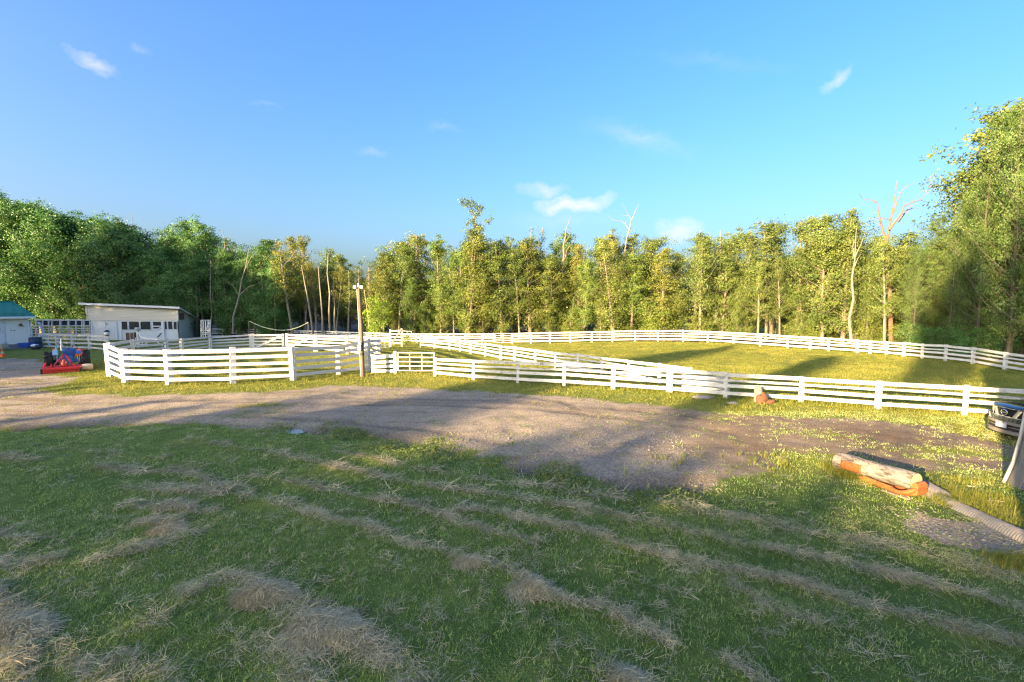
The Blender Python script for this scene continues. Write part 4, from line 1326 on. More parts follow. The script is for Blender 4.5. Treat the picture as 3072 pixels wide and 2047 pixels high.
for s, dpt, z in ((-0.42, -0.5, zt_r + 0.30), (WID + 0.75, -0.5, zt_l + 0.24), (WID + 0.4, DEP + 0.3, zback + 0.1), (-0.22, DEP + 0.25, zback + 0.03)):
    v = e * s + side_v * dpt + Vector((0, 0, z))
    rt.append(v)
mb.add(rt + [v - Vector((0, 0, th)) for v in rt], [(0, 1, 2, 3), (7, 6, 5, 4), (0, 4, 5, 1), (1, 5, 6, 2), (2, 6, 7, 3), (3, 7, 4, 0)])
mb.obj('roof', M['grey_roof'], barn)
MB().bar(rt[0] - n * 0.0 + n * 0.03 - Vector((0, 0, .09)), rt[1] + n * 0.03 - Vector((0, 0, .09)), 0.05, 0.24).obj('fascia', M['trim_white'], barn)
MB().bar(rt[0] - e * 0.03 - Vector((0, 0, .11)), rt[3] - e * 0.03 - Vector((0, 0, .11)), 0.05, 0.2).obj('fascia', M['trim_white'], barn)
MB().add([e * -.3 + n * .02 + Vector((0, 0, zt_r)), e * (WID + .3) + n * .02 + Vector((0, 0, zt_l)), e * (WID + .3) + n * .48 + Vector((0, 0, zt_l + .02)), e * -.3 + n * .48 + Vector((0, 0, zt_r + .02))] ,
         [(0, 1, 2, 3)]).obj('soffit', M['trim_white'], barn)
# openings of the lower front
def bwin(px0, px1, py0, py1):
    f = framed(barn, 'window', 'dark', FR0, e, n, S(px1), S(px0), Zb(py1), Zb(py0), 0.003, 0.03)
    for s0, s1, z0, z1 in ((S(px1) - .05, S(px1), Zb(py1), Zb(py0)), (S(px0), S(px0) + .05, Zb(py1), Zb(py0)), (S(px1) - .05, S(px0) + .05, Zb(py0), Zb(py0) + .06), (S(px1) - .05, S(px0) + .05, Zb(py1) - .06, Zb(py1))):
        mb = MB(); vs = []
        for s in (s0, s1):
            for d in (0.004, 0.07):
                for z in (z0, z1):
                    vs.append(FR0 + e * s + n * d + Vector((0, 0, z)) - barn.location)
        mb.add(vs, [(0, 1, 3, 2), (4, 6, 7, 5), (0, 4, 5, 1), (2, 3, 7, 6), (0, 2, 6, 4), (1, 5, 7, 3)]).obj('frame', M['barn_white'], f)
for w in ((369, 386, 965, 989), (391, 421, 965, 989), (425, 455, 965, 989), (497, 504, 965, 988), (507.5, 520, 965, 988), (524, 533, 966, 988)):
    bwin(*w)
framed(barn, 'band', 'trim_white', FR0, e, n, 0, WID, zm - 0.12, zm, 0.002, 0.05)
dd = framed(barn, 'half_door', 'barn_white', FR0, e, n, S(488), S(462), -0.05, Zb(988), 0.004, 0.05)
framed(barn, 'window', 'dark', FR0, e, n, S(488), S(462), Zb(986), Zb(966), 0.003, 0.02)
pr1 = MB().bar(FR0 + e * S(463) + n * .08 + Vector((0, 0, Zb(993))) - barn.location, FR0 + e * S(487) + n * .08 + Vector((0, 0, Zb(982))) - barn.location, 0.04, 0.1).obj('brace', M['barn_white'], dd)
MB().bar(FR0 + e * S(474) + n * .08 + Vector((0, 0, Zb(1012))) - barn.location, FR0 + e * S(487) + n * .08 + Vector((0, 0, Zb(999))) - barn.location, 0.04, 0.1).obj('brace', M['mesh_dark'], dd)
MB().bar(FR0 + e * S(461) + n * .09 + Vector((0, 0, Zb(979))) - barn.location, FR0 + e * S(489) + n * .09 + Vector((0, 0, Zb(979))) - barn.location, 0.04, 0.12).obj('bar', M['trim_white'], dd)
framed(barn, 'post', 'barn_white', FR0, e, n, S(496), S(488.5), -0.1, zm - .13, 0.004, 0.16)
for px in (319, 354, 280, 366):
    framed(barn, 'batten', 'barn_white', FR0, e, n, S(px + 1), S(px - 1), -0.1, zm - .13, 0.002, 0.05)
d1 = framed(barn, 'door', 'barn_white', FR0, e, n, S(352.5), S(321), 0.0, Zb(966), 0.004, 0.045, 0.008)
framed(barn, 'hatch', 'barn_white', FR0, e, n, S(333), S(310), 0.6, Zb(984), 0.046, 0.075, 0.006)
framed(barn, 'sign_plate', 'sign_green', FR0, e, n, S(328), S(321), Zb(975), Zb(969), 0.046, 0.07)
framed(barn, 'board_door', 'brown_board', FR0, e, n, S(389), S(379), 0, Zb(998), 0.003, 0.05)
framed(barn, 'board_door', 'brown_board', FR0, e, n, S(401), S(392), 0, Zb(998), 0.003, 0.05)
framed(barn, 'opening', 'dark', FR0, e, n, S(414), S(403), 0, Zb(997), 0.003, 0.02)
vb = MB(); vb.box(-e * 0.06 + side_v * 0.55 + Vector((0, 0, zt_r - 0.85)), (0.3, 0.9, 0.75)); vb.obj('vent_box', M['brown_board'], barn, 0.02)
MB().tube([n * .06 - e * .04 + Vector((0, 0, 0)), n * .06 - e * .04 + Vector((0, 0, zm))], 0.045, 8).obj('drain_pipe', M['mesh_dark'], barn, smooth=True)

# green roofed shed
SR = gp(92, 1041)
SA = R(48)
shed = thing('shed', 'small white sided shed with green metal hip roof at the left edge', 'shed', SR, SA)
sd = SR.y
hgt2 = topz(92, 953, SR) - SR.z
e2, n2 = Vector((-1, 0, 0)), Vector((0, -1, 0))
framed(shed, 'wall', 'siding', SR, e2, n2, 0.0, 7.5, -0.2, hgt2, -5.6, -0.02)
nbd = 17
def at_s(px):
    k = (px - CX) / FOC
    return (SR.x - k * SR.y) / (math.cos(SA) - k * math.sin(SA))
for i in range(nbd):
    z0, z1 = hgt2 * i / nbd, hgt2 * (i + 1) / nbd
    for s0, s1 in ((0.08, at_s(15)),):
        mb = MB(); vs = []
        for s in (s0, s1):
            for d, z in ((-0.01, z0), (0.075, z0), (0.015, z1 - .01), (-0.01, z1 - .01)):
                vs.append(e2 * s + n2 * d + Vector((0, 0, z)))
        mb.add(vs, [(0, 1, 2, 3), (7, 6, 5, 4), (0, 4, 5, 1), (1, 5, 6, 2), (2, 6, 7, 3), (3, 7, 4, 0)]).obj('siding_board', M['siding'], shed)
framed(shed, 'corner_trim', 'trim_white', SR, e2, n2, -0.05, 0.075, -0.1, hgt2, -0.1, 0.085)
dr3 = framed(shed, 'door', 'barn_white', SR, e2, n2, at_s(13), at_s(-40), 0.0, hgt2 * 0.94, 0.0, 0.03, 0.006)
framed(shed, 'door_frame', 'trim_white', SR, e2, n2, at_s(15) + .01, at_s(13) - .01, 0.0, hgt2 * 0.96, -0.005, 0.06)
MB().lathe([(0.0, 0), (0.035, 0), (0.035, 0.06), (0, 0.07)], 8, e2 * (at_s(11)) + n2 * 0.03 + Vector((0, 0, .5)), 'Z').obj('handle', M['black'], dr3)
ov = 0.45
RP = SR + Vector((-at_s(41) * math.cos(SA) - 2.8 * math.sin(SA), -at_s(41) * math.sin(SA) + 2.8 * math.cos(SA), 0))
zr = topz(41, 905, RP) - SR.z
ze = hgt2 + 0.12
k41 = (41 - CX) / FOC
# the ridge end: a point 2.8 m behind the front wall, in the column of the photograph
rx = ((k41 * SR.y - SR.x) + 2.8 * (k41 * math.cos(SA) + math.sin(SA))) / (math.cos(SA) - k41 * math.sin(SA))
A1, A2, B1, B2 = Vector((ov, -ov, ze)), Vector((ov, 5.6 + ov, ze)), Vector((-7.9, -ov, ze)), Vector((-7.9, 5.6 + ov, ze))
R1, R2 = Vector((rx, 2.8, zr)), Vector((-5.6, 2.8, zr))
MB().add([A1, A2, B2, B1, R1, R2], [(0, 1, 4), (1, 2, 5, 4), (2, 3, 5), (3, 0, 4, 5), (0, 3, 2, 1)]).obj('roof', M['green_roof'], shed)
for k in range(12):
    x = 0.3 - k * 0.62
    lo = Vector((x, -ov, ze + 0.012))
    f = 1.0 if x < rx else max(0.05, (ov - x) / (ov - rx))
    hi = Vector((x, -ov + (2.8 + ov) * f, ze + (zr - ze) * f + 0.012))
    if (hi - lo).length > 0.2:
        MB().bar(lo, hi, 0.05, 0.05).obj('roof_rib', M['green_roof'], shed)
MB().bar(A1 + Vector((0, 0, .02)), R1 + Vector((0, 0, .02)), 0.14, 0.06).obj('hip_cap', M['green_roof'], shed)
MB().bar(R1 + Vector((0, 0, .02)), R2 + Vector((0, 0, .02)), 0.2, 0.08).obj('ridge_cap', M['green_roof'], shed)
MB().bar(Vector((-7.9, -ov * 0.5, ze + .28)) , Vector((-0.1, -ov * 0.5, ze + .28)), 0.1, 0.05).obj('snow_bar', M['green_roof'], shed)
MB().box((-3.7, -ov - 0.03, ze - 0.10), (8.4, 0.06, 0.2)).obj('fascia', M['trim_white'], shed)
MB().box((ov + 0.03, 2.8, ze - 0.10), (0.06, 6.5, 0.2)).obj('fascia', M['trim_white'], shed)
MB().box((-3.7, -ov * 0.5 - 0.02, ze - 0.06), (8.2, ov - 0.05, 0.03)).obj('soffit', M['trim_white'], shed)
MB().tube([Vector((ov - .05, -ov * .7, ze - .26)), Vector((ov - .3, -.12, ze - .5)), Vector((.13, -.03, ze - .62)), Vector((.13, -.03, 0.1))], 0.055, 8).obj('downpipe', M['trim_white'], shed, smooth=True)
lampx = -(at_s(62))
lm = MB().box((lampx, -.1, topz(62, 972, SR) - SR.z), (0.16, .12, .10)); lm.lathe([(0.05, -.1), (0.17, -.12), (0.16, -.15), (0, -.15)], 12, (lampx, -.16, topz(62, 972, SR) - SR.z)); lm.obj('wall_lamp', M['black'], shed)
for px, py in ((32, 988.5), (41, 992)):
    MB().lathe([(0.0, 0.0), (0.085, 0.0), (0.075, 0.05), (0, 0.07)], 10, (-(at_s(px)), -.045, topz(px, py, SR) - SR.z), 'Y').obj('wall_hook', M['grey_wood'], shed)
# slatted ramp before the shed
ramp = thing('ramp', 'dark slatted wooden ramp on the ground before the shed', 'ramp', SR, SA)
r0x, r1x = -at_s(12), -at_s(78)
for k in range(9):
    o = put('plank', shape('deck_wood'), ramp)
    o.matrix_local = Matrix.Translation(Vector(((r0x + r1x) / 2, -0.3 - k * 0.30, 0.30 - 0.034 * k))) @ Matrix.Rotation(0.1, 4, 'X') @ Matrix.Diagonal((r1x - r0x + k * 0.03, 0.275, 0.06, 1))
for xx in (r0x + .1, r1x - .1):
    MB().bar((xx, -.15, .19), (xx, -2.8, -.08), 0.06, 0.12).obj('joist', M['deck_wood'], ramp)

# the house beside the viewpoint (out of the picture; its corner throws the straight shadow edge by the car)
house = thing('house', 'white sided house standing right beside the viewpoint', 'house', (6.1, -4.7, 0))
MB().box((0, 0, 4.0), (10, 8.9, 8.6)).obj('wall', M['siding'], house)
MB().prism([(-5.0, 8.31), (5.0, 8.31), (0, 11.6)], -4.45, 4.45, 'Y').obj('roof', M['grey_roof'], house)
for zz in (2.0, 5.4):
    for xx in (-2.5, 2.0):
        w = MB().box((xx, 4.47, zz), (1.4, 0.06, 1.5)).obj('window', M['trim_white'], house)
        MB().box((xx, 4.51, zz), (1.2, 0.04, 1.3)).obj('pane', M['car_glass'], w)


# ---------------------------------------------------------------- tractor seen from behind, mower, things by the shed
T0 = gp(206, 1109)
tr = thing('tractor', 'small blue tractor with an orange triangle, standing on the yard before the low fence', 'tractor', T0, R(43))
tr.scale = (0.74, 0.9, 1.0)
sc_t = T0.y / FOC


def ring(name, parent, prof, c, n=28, mat='rubber', axis='X', smooth=True):
    """a turned closed section: prof is a closed loop of (radius, along)"""
    vs, fs = [], []
    m = len(prof)
    for k in range(n):
        a = 2 * math.pi * k / n
        for r, hh in prof:
            q = {'X': (hh, r * math.cos(a), r * math.sin(a)), 'Y': (r * math.cos(a), hh, r * math.sin(a)), 'Z': (r * math.cos(a), r * math.sin(a), hh)}[axis]
            vs.append((q[0] + c[0], q[1] + c[1], q[2] + c[2]))
    for k in range(n):
        for i in range(m):
            fs.append((k * m + i, k * m + (i + 1) % m, ((k + 1) % n) * m + (i + 1) % m, ((k + 1) % n) * m + i))
    return MB().add(vs, fs).obj(name, M[mat], parent, smooth=smooth)


def tractor_wheel(x, y, r, w, lugs):
    out = 1 if x > 0 else -1
    wh = ring('wheel', tr, [(r * .52, -w / 2), (r * .86, -w / 2 - .015), (r * .97, -w * .42), (r, -w * .2), (r * 1.005, 0), (r, w * .2), (r * .97, w * .42), (r * .86, w / 2 + .015), (r * .52, w / 2)], (x, y, r))
    rim = MB().lathe([(0.03, -w * .30), (r * .2, -w * .30), (r * .25, -w * .1), (r * .5, -w * .12), (r * .56, -w * .44), (r * .53, -w * .46), (r * .5, w * .44), (r * .2, w * .3), (.03, w * .3)], 20, (x, y, r), 'X')
    rim.obj('rim', M['trim_white'], wh, smooth=True)
    mb = MB()
    for k in range(lugs):
        for sgn in (-1, 1):
            a = 2 * math.pi * (k + (0.5 if sgn > 0 else 0)) / lugs
            def pp(aa, xx): return Vector((x + xx, y + (r + .012) * math.cos(aa), r + (r + .012) * math.sin(aa)))
            a2 = a + 0.26
            mb.bar(pp(a, sgn * w * .03), pp(a2, sgn * w * .47), 0.055, 0.07, up=(0, math.cos(a), math.sin(a)))
    o = mb.obj('tread', M['rubber'], wh)
    o['kind'] = 'stuff'
    return wh


tractor_wheel(-1.12, 0, 0.56, 0.50, 13)
tractor_wheel(1.12, 0.05, 0.56, 0.50, 13)
tractor_wheel(-0.72, 2.0, 0.36, 0.24, 11)
tractor_wheel(0.72, 2.0, 0.36, 0.24, 11)
MB().tube([(-1.1, 0, .56), (1.1, 0, .56)], 0.09, 10).obj('axle', M['black'], tr, smooth=True)
MB().box((0.0, 0.15, 0.62), (0.72, 0.7, 0.5)).box((0, .9, .6), (.42, 1.2, .42)).obj('gearbox', M['tractor_blue'], tr, 0.05)
MB().box((0.12, 0.0, 0.56), (1.3, 0.22, 0.24)).obj('axle_housing', M['tractor_blue'], tr, 0.04)
MB().prism([(-.28, .82), (.48, .82), (.48, 1.18), (.40, 1.28), (-.2, 1.28), (-.28, 1.18)], 0.25, 0.42, 'Y').obj('seat_back', M['tractor_blue'], tr, 0.03)
MB().box((0.1, 0.55, 0.86), (0.66, 0.5, 0.1)).obj('seat', M['black'], tr, 0.03)
MB().prism([(-.27, .7), (.27, .7), (.27, 1.12), (.18, 1.22), (-.18, 1.22), (-.27, 1.12)], 1.05, 2.2, 'Y').obj('bonnet', M['tractor_blue'], tr, 0.03)
for s in (-1, 1):
    fd2 = [(s * (0.70), 0.62 * math.cos(t) * 1.05, 0.58 + 0.66 * math.sin(t)) for t in np.linspace(0.35, 2.5, 9)]
    mb = MB()
    for a, c in zip(fd2[:-1], fd2[1:]):
        mb.bar(a, c, 0.32, 0.025, up=(1, 0, 0) if False else (0, .01, 1))
    mb.obj('fender', M['tractor_light'] if s < 0 else M['tractor_blue'], tr)
MB().box((-0.62, -0.1, 0.98), (0.14, 0.08, 0.9)).obj('roll_bar', M['tractor_light'], tr, 0.02)
MB().tube([(-.6, 0.0, 1.45), (-.6, -.05, 0.62), (-.45, -.1, .5)], 0.035, 8).obj('lift_arm', M['tractor_light'], tr, smooth=True)
MB().tube([(-.36, 1.2, 1.1), (-.36, 1.2, 1.5), (-.36, 1.2, 1.86)], [0.07, 0.065, 0.025], 10).obj('exhaust', M['trim_white'], tr, smooth=True)
st = [(0.10 + 0.26 * math.cos(t), 1.0 + 0.1 * math.sin(t), 1.36 + 0.10 * math.sin(t)) for t in np.linspace(0, 2 * math.pi, 17)]
MB().tube(st, 0.018, 6).tube([(0.1, 1.0, 1.36), (0.1, 1.15, 1.0)], 0.025, 6).bar((-.14, 1.0, 1.36), (.34, 1.0, 1.36), .03, .02).obj('steering_wheel', M['black'], tr, smooth=True)
# the orange triangle on its bracket
tx0, tz0 = 0.74, 0.84
trg = MB().prism([(tx0 - .30, tz0), (tx0 + .30, tz0), (tx0 + .27, tz0 + .07), (tx0 + .05, tz0 + .45), (tx0 - .05, tz0 + .45), (tx0 - .27, tz0 + .07)], -0.32, -0.30, 'Y').obj('warning_triangle', M['orange'], tr, 0.006)
MB().prism([(tx0 - .17, tz0 + .08), (tx0 + .17, tz0 + .08), (tx0, tz0 + .36)], -0.328, -0.321, 'Y').obj('panel', M['orange'], trg)
for x in (0.62, 0.72, .86):
    MB().bar((x, -.27, 0.42), (x, -.27, 0.86), 0.045, 0.04).obj('bracket', M['metal_grey'], tr)
lb = MB().box((-.74, -.05, 1.22), (0.20, 0.1, 0.2)).obj('lamp', M['orange'], tr, 0.03)
MB().lathe([(0.0, -.13), (.07, -.13), (.075, -.1), (0, -.09)], 12, (-.73, 0, 1.19), 'Y').obj('lens', M['trim_white'], lb, smooth=True)
MB().tube([(-.74, -.03, 1.12), (-.70, 0, 0.98), (-.55, .05, .95)], 0.025, 6).obj('lamp_arm', M['trim_white'], tr, smooth=True)
MB().box((.95, .0, 1.15), (.10, .07, .12)).tube([(.95, 0, 1.1), (.8, .05, .98)], .02, 6).obj('side_lamp', M['orange'], tr, 0.01)
MB().tube([(.60, .45, .9), (.62, .4, 1.3), (.58, .38, 1.5)], 0.02, 6).tube([(.52, .45, .9), (.54, .4, 1.2)], 0.018, 6).lathe([(0, 0), (.045, .01), (.045, .07), (0, .08)], 8, (.58, .38, 1.48)).obj('lever', M['black'], tr, smooth=True)

M0 = gp(190, 1117)
mw = thing('rotary_mower', 'red rotary mower lying behind the blue tractor', 'mower', M0, R(41))
mw.scale = (0.74, 0.9, 1.0)
s_m = M0.y / FOC
MB().prism([(-.62, .10), (-.62, .20), (-.45, .34), (.35, .40), (.62, .30), (.62, .10)], -1.02, 1.06, 'X').obj('deck', M['mower_red'], mw, 0.012)
MB().box((0.02, -.66, 0.24), (2.06, 0.05, 0.11)).obj('rear_lip', M['mower_red'], mw, 0.01)
MB().box((0.02, -.655, 0.08), (2.06, 0.04, 0.16)).obj('skirt', M['mower_red'], mw, 0.01)
MB().box((-1.05, 0, 0.16), (0.06, 1.2, 0.3)).obj('skid', M['mower_red'], mw, 0.015)
MB().box((1.08, 0, 0.2), (0.06, 1.2, 0.34)).obj('skid', M['mower_red'], mw, 0.015)
gbx = MB().lathe([(0.05, .36), (.2, .38), (.22, .5), (.17, .62), (.12, .66), (.1, .74), (0.03, .76)], 14, (0.1, -.1, 0)).obj('gearbox', M['mower_red'], mw, smooth=True)
MB().box((.1, -.24, .60), (.34, .05, .05)).obj('plate', M['metal_grey'], gbx)
for s in (-1, 1):
    MB().bar((.1 + s * .05, .45, 1.02), (.1 + s * .62, -.35, .38), 0.05, 0.05).obj('brace', M['mower_red'], mw)
    MB().bar((.1 + s * .06, .45, 1.0), (.1 + s * .34, .55, .36), 0.05, 0.06).obj('hitch_arm', M['mower_red'], mw)
MB().tube([(.1, -.05, .62), (.12, .3, .6), (.12, .8, .6)], 0.06, 10).obj('drive_shaft', M['black'], mw, smooth=True)
MB().tube([(-.55, -.2, .38), (-.42, -.1, .56), (-.1, -.1, .5)], 0.03, 6).obj('hose', M['black'], mw, smooth=True)
MB().box((-.62, -.2, .44), (.10, .1, .22)).obj('bracket', M['mower_red'], mw, .01)
for x, y in ((-1.16, -.45), (1.04, -.72)):
    cw = MB().lathe([(0.02, -.05), (.09, -.06), (.14, -.05), (.15, 0), (.14, .05), (.09, .06), (.02, .05)], 16, (x, y, 0.15), 'X').obj('caster_wheel', M['rubber'], mw, smooth=True)
    MB().bar((x + .08, y, .15), (x + .08, y + .1, .45), .04, .05).obj('fork', M['mower_red'], cw)
MB().bar((-1.02, -.45, .42), (-.9, -.2, .62), .06, .1).obj('stand', M['mower_red'], mw)
# pale round belt cover on the right end
MB().lathe([(0.06, -.3), (.17, -.3), (.2, -.1), (.2, .25), (.15, .36), (.04, .38)], 16, (1.42, -.25, .24), 'X').obj('belt_cover', M['terracotta'], mw, smooth=True)
MB().lathe([(0.0, 0), (.13, 0), (.12, .02), (0, .03)], 14, (1.81, -.25, .24), 'X').obj('cover_cap', M['mower_red'], mw, smooth=True)

# by the shed wall
p = gp(80, 1046); p.z += 0.0
tub = thing('storage_tub', 'bright blue open plastic tub at the corner of the green roofed shed', 'tub', (p.x, p.y, p.z + .12))
ww = 33 / FOC * p.y
bm_ = MB()
for (a, hh, t2) in ((1, 0, 0), ):
    pass
ring2 = lambda w, d, z: [(-w, -d, z), (w, -d, z), (w, d, z), (-w, d, z)]
lo, hi = ring2(ww * .42, .26, 0), ring2(ww * .5, .32, .40)
ih, il = ring2(ww * .47, .29, .40), ring2(ww * .40, .24, .04)
bm_.add(lo + hi + ih + il, [(3, 2, 1, 0)] + [(i, (i + 1) % 4, 4 + (i + 1) % 4, 4 + i) for i in range(4)] + [(4 + i, 4 + (i + 1) % 4, 8 + (i + 1) % 4, 8 + i) for i in range(4)]
        + [(8 + i, 8 + (i + 1) % 4, 12 + (i + 1) % 4, 12 + i) for i in range(4)] + [(12, 13, 14, 15)])
bm_.obj('shell', M['tub_blue'], tub)
MB().box((0, -.325, .385), (ww * 1.03, .03, .05)).box((0, .325, .385), (ww * 1.03, .03, .05)).obj('rim', M['tub_blue'], tub, .008)
MB().box((0, 0, -.06), (ww * .86, .5, .12)).obj('pallet', M['deck_wood'], tub)
p = gp(108, 1044)
brl = thing('barrel', 'dark blue plastic barrel between the green roofed shed and the low fence', 'barrel', p)
rb2 = 14.5 / FOC * p.y
MB().lathe([(rb2 * .9, 0), (rb2, .06), (rb2, .28), (rb2 * 1.04, .31), (rb2, .34), (rb2, .60), (rb2 * 1.04, .63), (rb2, .66), (rb2 * .98, .92), (rb2 * .9, .96)], 22).obj('body', M['barrel_blue'], brl, smooth=True)
MB().lathe([(rb2 * .8, .955), (rb2 * .95, .96), (rb2 * .97, 1.0), (rb2 * .8, 1.02)], 22).obj('lid', M['barrel_blue'], brl, smooth=True)
p = gp(108, 1049)
tb = thing('covered_heap', 'dark lumpy sack with a pale top, lying before the blue barrel', 'sack', p)


def lump(name, parent, mat, c, r, seed, n=18, amp=0.25, sq=(1, 1, 1)):
    rs = np.random.default_rng(seed)
    vs, fs = [], []
    m = n // 2
    for i in range(m + 1):
        th = math.pi * i / m
        for k in range(n):
            a = 2 * math.pi * k / n
            d = Vector((math.sin(th) * math.cos(a), math.sin(th) * math.sin(a), math.cos(th)))
            q = 1 + amp * (float(vnoise(d.x * 2 + d.z, d.y * 2 - d.z * .7, 0.9, seed)) - .5) * 2
            vs.append((c[0] + d.x * r[0] * q, c[1] + d.y * r[1] * q, c[2] + d.z * r[2] * q))
    for i in range(m):
        for k in range(n):
            fs.append((i * n + k, i * n + (k + 1) % n, (i + 1) * n + (k + 1) % n, (i + 1) * n + k))
    return MB().add(vs, fs).obj(name, M[mat], parent, smooth=True)


lump('sack', tb, 'tarp', (0, 0, .2), (.40, .34, .27), 5)
lump('cloth', tb, 'barn_white', (-.02, -.05, .36), (.30, .25, .13), 6)
p = gp(9, 1071)
cone = thing('traffic_cone', 'small orange and pale traffic cone at the left edge, on the yard', 'cone', p)
MB().box((0, 0, .02), (.36, .36, .04)).obj('foot', M['orange'], cone, .01)
MB().lathe([(.15, .04), (.11, .24)], 16).obj('body', M['orange'], cone, smooth=True)
MB().lathe([(.112, .24), (.078, .42)], 16).obj('collar', M['terracotta'], cone, smooth=True)
MB().lathe([(.078, .42), (.035, .64), (.02, .65)], 16).obj('tip', M['orange'], cone, smooth=True)
p = gp(3, 1052)
pot = thing('planter', 'pale square planter of green leaves at the left edge beside the cone', 'planter', p)
MB().prism([(-.42, 0), (.40, 0), (.42, .62), (-.44, .62)], -.3, .3, 'Y').obj('box', M['terracotta'], pot, .02)
rs9 = np.random.default_rng(9)
cc = rs9.normal(size=(240, 3)) * np.array([.3, .22, .12]) + np.array([.05, -.25, .0]) + np.array([0, 0, -.0])
cc[:, 2] = np.abs(cc[:, 2]) + 0.02
put('leaves', leaves_mesh('leaves', cc, rs9.normal(size=cc.shape) + np.array([0, 0, .4]), .14, rs9, rs9.uniform(.2, .7, 240)), pot)
# the dark capped lantern on the end post of the low fence
p = gp(325, 1053)
lan = thing('post_lantern', 'dark capped lantern on the last post of the low fence', 'lantern', (p.x, p.y, topz(326, 1006, p)))
MB().lathe([(.10, 0), (.17, .06), (.19, .22), (.13, .30)], 14).obj('globe', M['barn_white'], lan, smooth=True)
MB().lathe([(.20, .30), (.19, .34), (.13, .42), (.02, .46)], 14).obj('cap', M['black'], lan, smooth=True)
MB().lathe([(.14, -.05), (.14, .02)], 14).obj('collar', M['black'], lan, smooth=True)
# horse walker beyond the pen
p = gp(416, 1043)
hw = thing('horse_walker', 'grey post with a round head and white pipe arms, between the pen and the barn', 'horse walker', p)
k2 = p.y / FOC
zz = topz(413, 983, p) - p.z
MB().tube([(0, 0, -.1), (0, 0, zz - .35)], [.13, .09], 10).obj('post', M['white_pipe'], hw, smooth=True)
MB().lathe([(.10, zz - .35), (.22, zz - .28), (.25, zz - .16), (.17, zz - .06), (.21, zz - .05), (.20, zz), (.03, zz + .02)], 16).obj('motor_head', M['metal_grey'], hw, smooth=True)
MB().tube([(.05, 0, zz - .5), (.45, -.1, zz - .95), (1.0, -.2, zz - 1.02), (2.6, -.4, zz - 1.2)], .045, 8).obj('arm', M['white_pipe'], hw, smooth=True)
MB().tube([(0, 0, .25), (1.2, -.5, .34), (2.6, -.8, .3)], .045, 8).obj('arm', M['white_pipe'], hw, smooth=True)
MB().tube([(.1, 0, .55), (1.3, .3, .62), (2.9, .5, .6)], .04, 8).obj('arm', M['white_pipe'], hw, smooth=True)
fr = MB()
for a, c in (((-.32, .1, .0), (-.32, .1, .95)), ((.3, .1, 0), (.3, .1, .95)), ((-.34, .1, .92), (.34, .1, .92)), ((-.34, .1, .45), (.34, .1, .45))):
    fr.bar(a, c, .06, .06, up=(0, 1, 0))
fr.obj('stand_frame', M['white_pipe'], hw)
MB().bar((.55, -.3, .15), (1.5, -.3, .75), .05, .06).obj('strut', M['white_pipe'], hw)
MB().bar((1.9, -.35, .72), (2.6, -.35, .15), .05, .06).obj('strut', M['white_pipe'], hw)

# brown light pole
p = gp(1089, 1131)
lp = thing('light_pole', 'brown wooden light pole with two pale floodlights, beside the round pen', 'light pole', p)
zt2 = topz(1083, 862, p) - p.z
MB().tube([(0, 0, -.4), (-.01, 0, zt2 * .5), (-.10, .02, zt2)], [.112, .10, .09], 14).obj('pole', M['pole_wood'], lp, smooth=True)
MB().tube([(-.10, -.09, .05), (-.11, -.09, zt2 * .5), (-.18, -.07, zt2 - .1)], .014, 8).obj('conduit', M['white_pipe'], lp, smooth=True)
for x, a in ((-.29, .25), (.08, -.3)):
    fl = MB().box((x, -.05, zt2 + .0), (.17, .14, .19)).obj('floodlight', M['metal_grey'], lp, .02)
    MB().box((x, -.135, zt2 + .0), (.14, .02, .15)).obj('lens', M['lens'], fl)
MB().lathe([(.06, zt2 + .02), (.07, zt2 + .1), (.05, zt2 + .2), (.02, zt2 + .23)], 12, (-.11, -.02, 0)).obj('photocell', M['metal_grey'], lp, smooth=True)
MB().bar((-.36, -.02, zt2 - .02), (.14, -.02, zt2 - .02), .05, .05).obj('crossarm', M['metal_grey'], lp)
zb2 = topz(1089, 1044, p) - p.z
MB().box((-.08, -.20, zb2), (.18, .14, .26)).obj('socket_box', M['metal_grey'], lp, .015)
MB().box((-.06, -.18, zb2 + .26), (.16, .12, .2)).obj('socket_box', M['trim_white'], lp, .015)
MB().lathe([(.112, zb2 - .42), (.114, zb2 - .26)], 14).obj('band', M['black'], lp, smooth=True)
MB().lathe([(.108, zb2 + .12), (.11, zb2 + .2)], 14).obj('band', M['black'], lp, smooth=True)
MB().tube([(.15, .1, zt2 - .05), (.3, .15, zt2 * .72), (.34, .2, zt2 * .55)], .008, 5).obj('wire', M['rope'], lp)

# writing board behind the nearest fence
c = gp(2105, 1176)
wb = thing('writing_board', 'pale weathered board with dark writing, propped behind the nearest fence', 'board', c, R(-22))
MB().box((0, 0, .44), (1.75, .05, .62)).obj('panel', M['board_shaded'], wb, .006)
MB().box((-.82, .05, .38), (.08, .06, .82)).box((.82, .05, .38), (.08, .06, .82)).obj('leg', M['fence_old'], wb)


def text_obj(body, size, mat, parent, loc, rot, name='lettering', depth=0.002):
    cu = bpy.data.curves.new(name, 'FONT')
    cu.body = body; cu.size = size; cu.extrude = depth
    cu.align_x = 'CENTER'; cu.align_y = 'CENTER'
    t = bpy.data.objects.new(name, cu)
    COL.objects.link(t)
    me = bpy.data.meshes.new_from_object(t.evaluated_get(bpy.context.evaluated_depsgraph_get()))
    bpy.data.objects.remove(t)
    me.name = name
    me.materials.clear(); me.materials.append(M[mat])
    o = put(name, me, parent)
    o.location = loc; o.rotation_euler = rot
    return o


text_obj('UE', .20, 'black', wb, (-.52, -.028, .42), (R(90), 0, 0))
text_obj('SS2', .18, 'tarp', wb, (-.10, -.028, .42), (R(90), R(6), 0))
text_obj('CS', .18, 'black', wb, (.52, -.028, .38), (R(90), R(-8), 0))

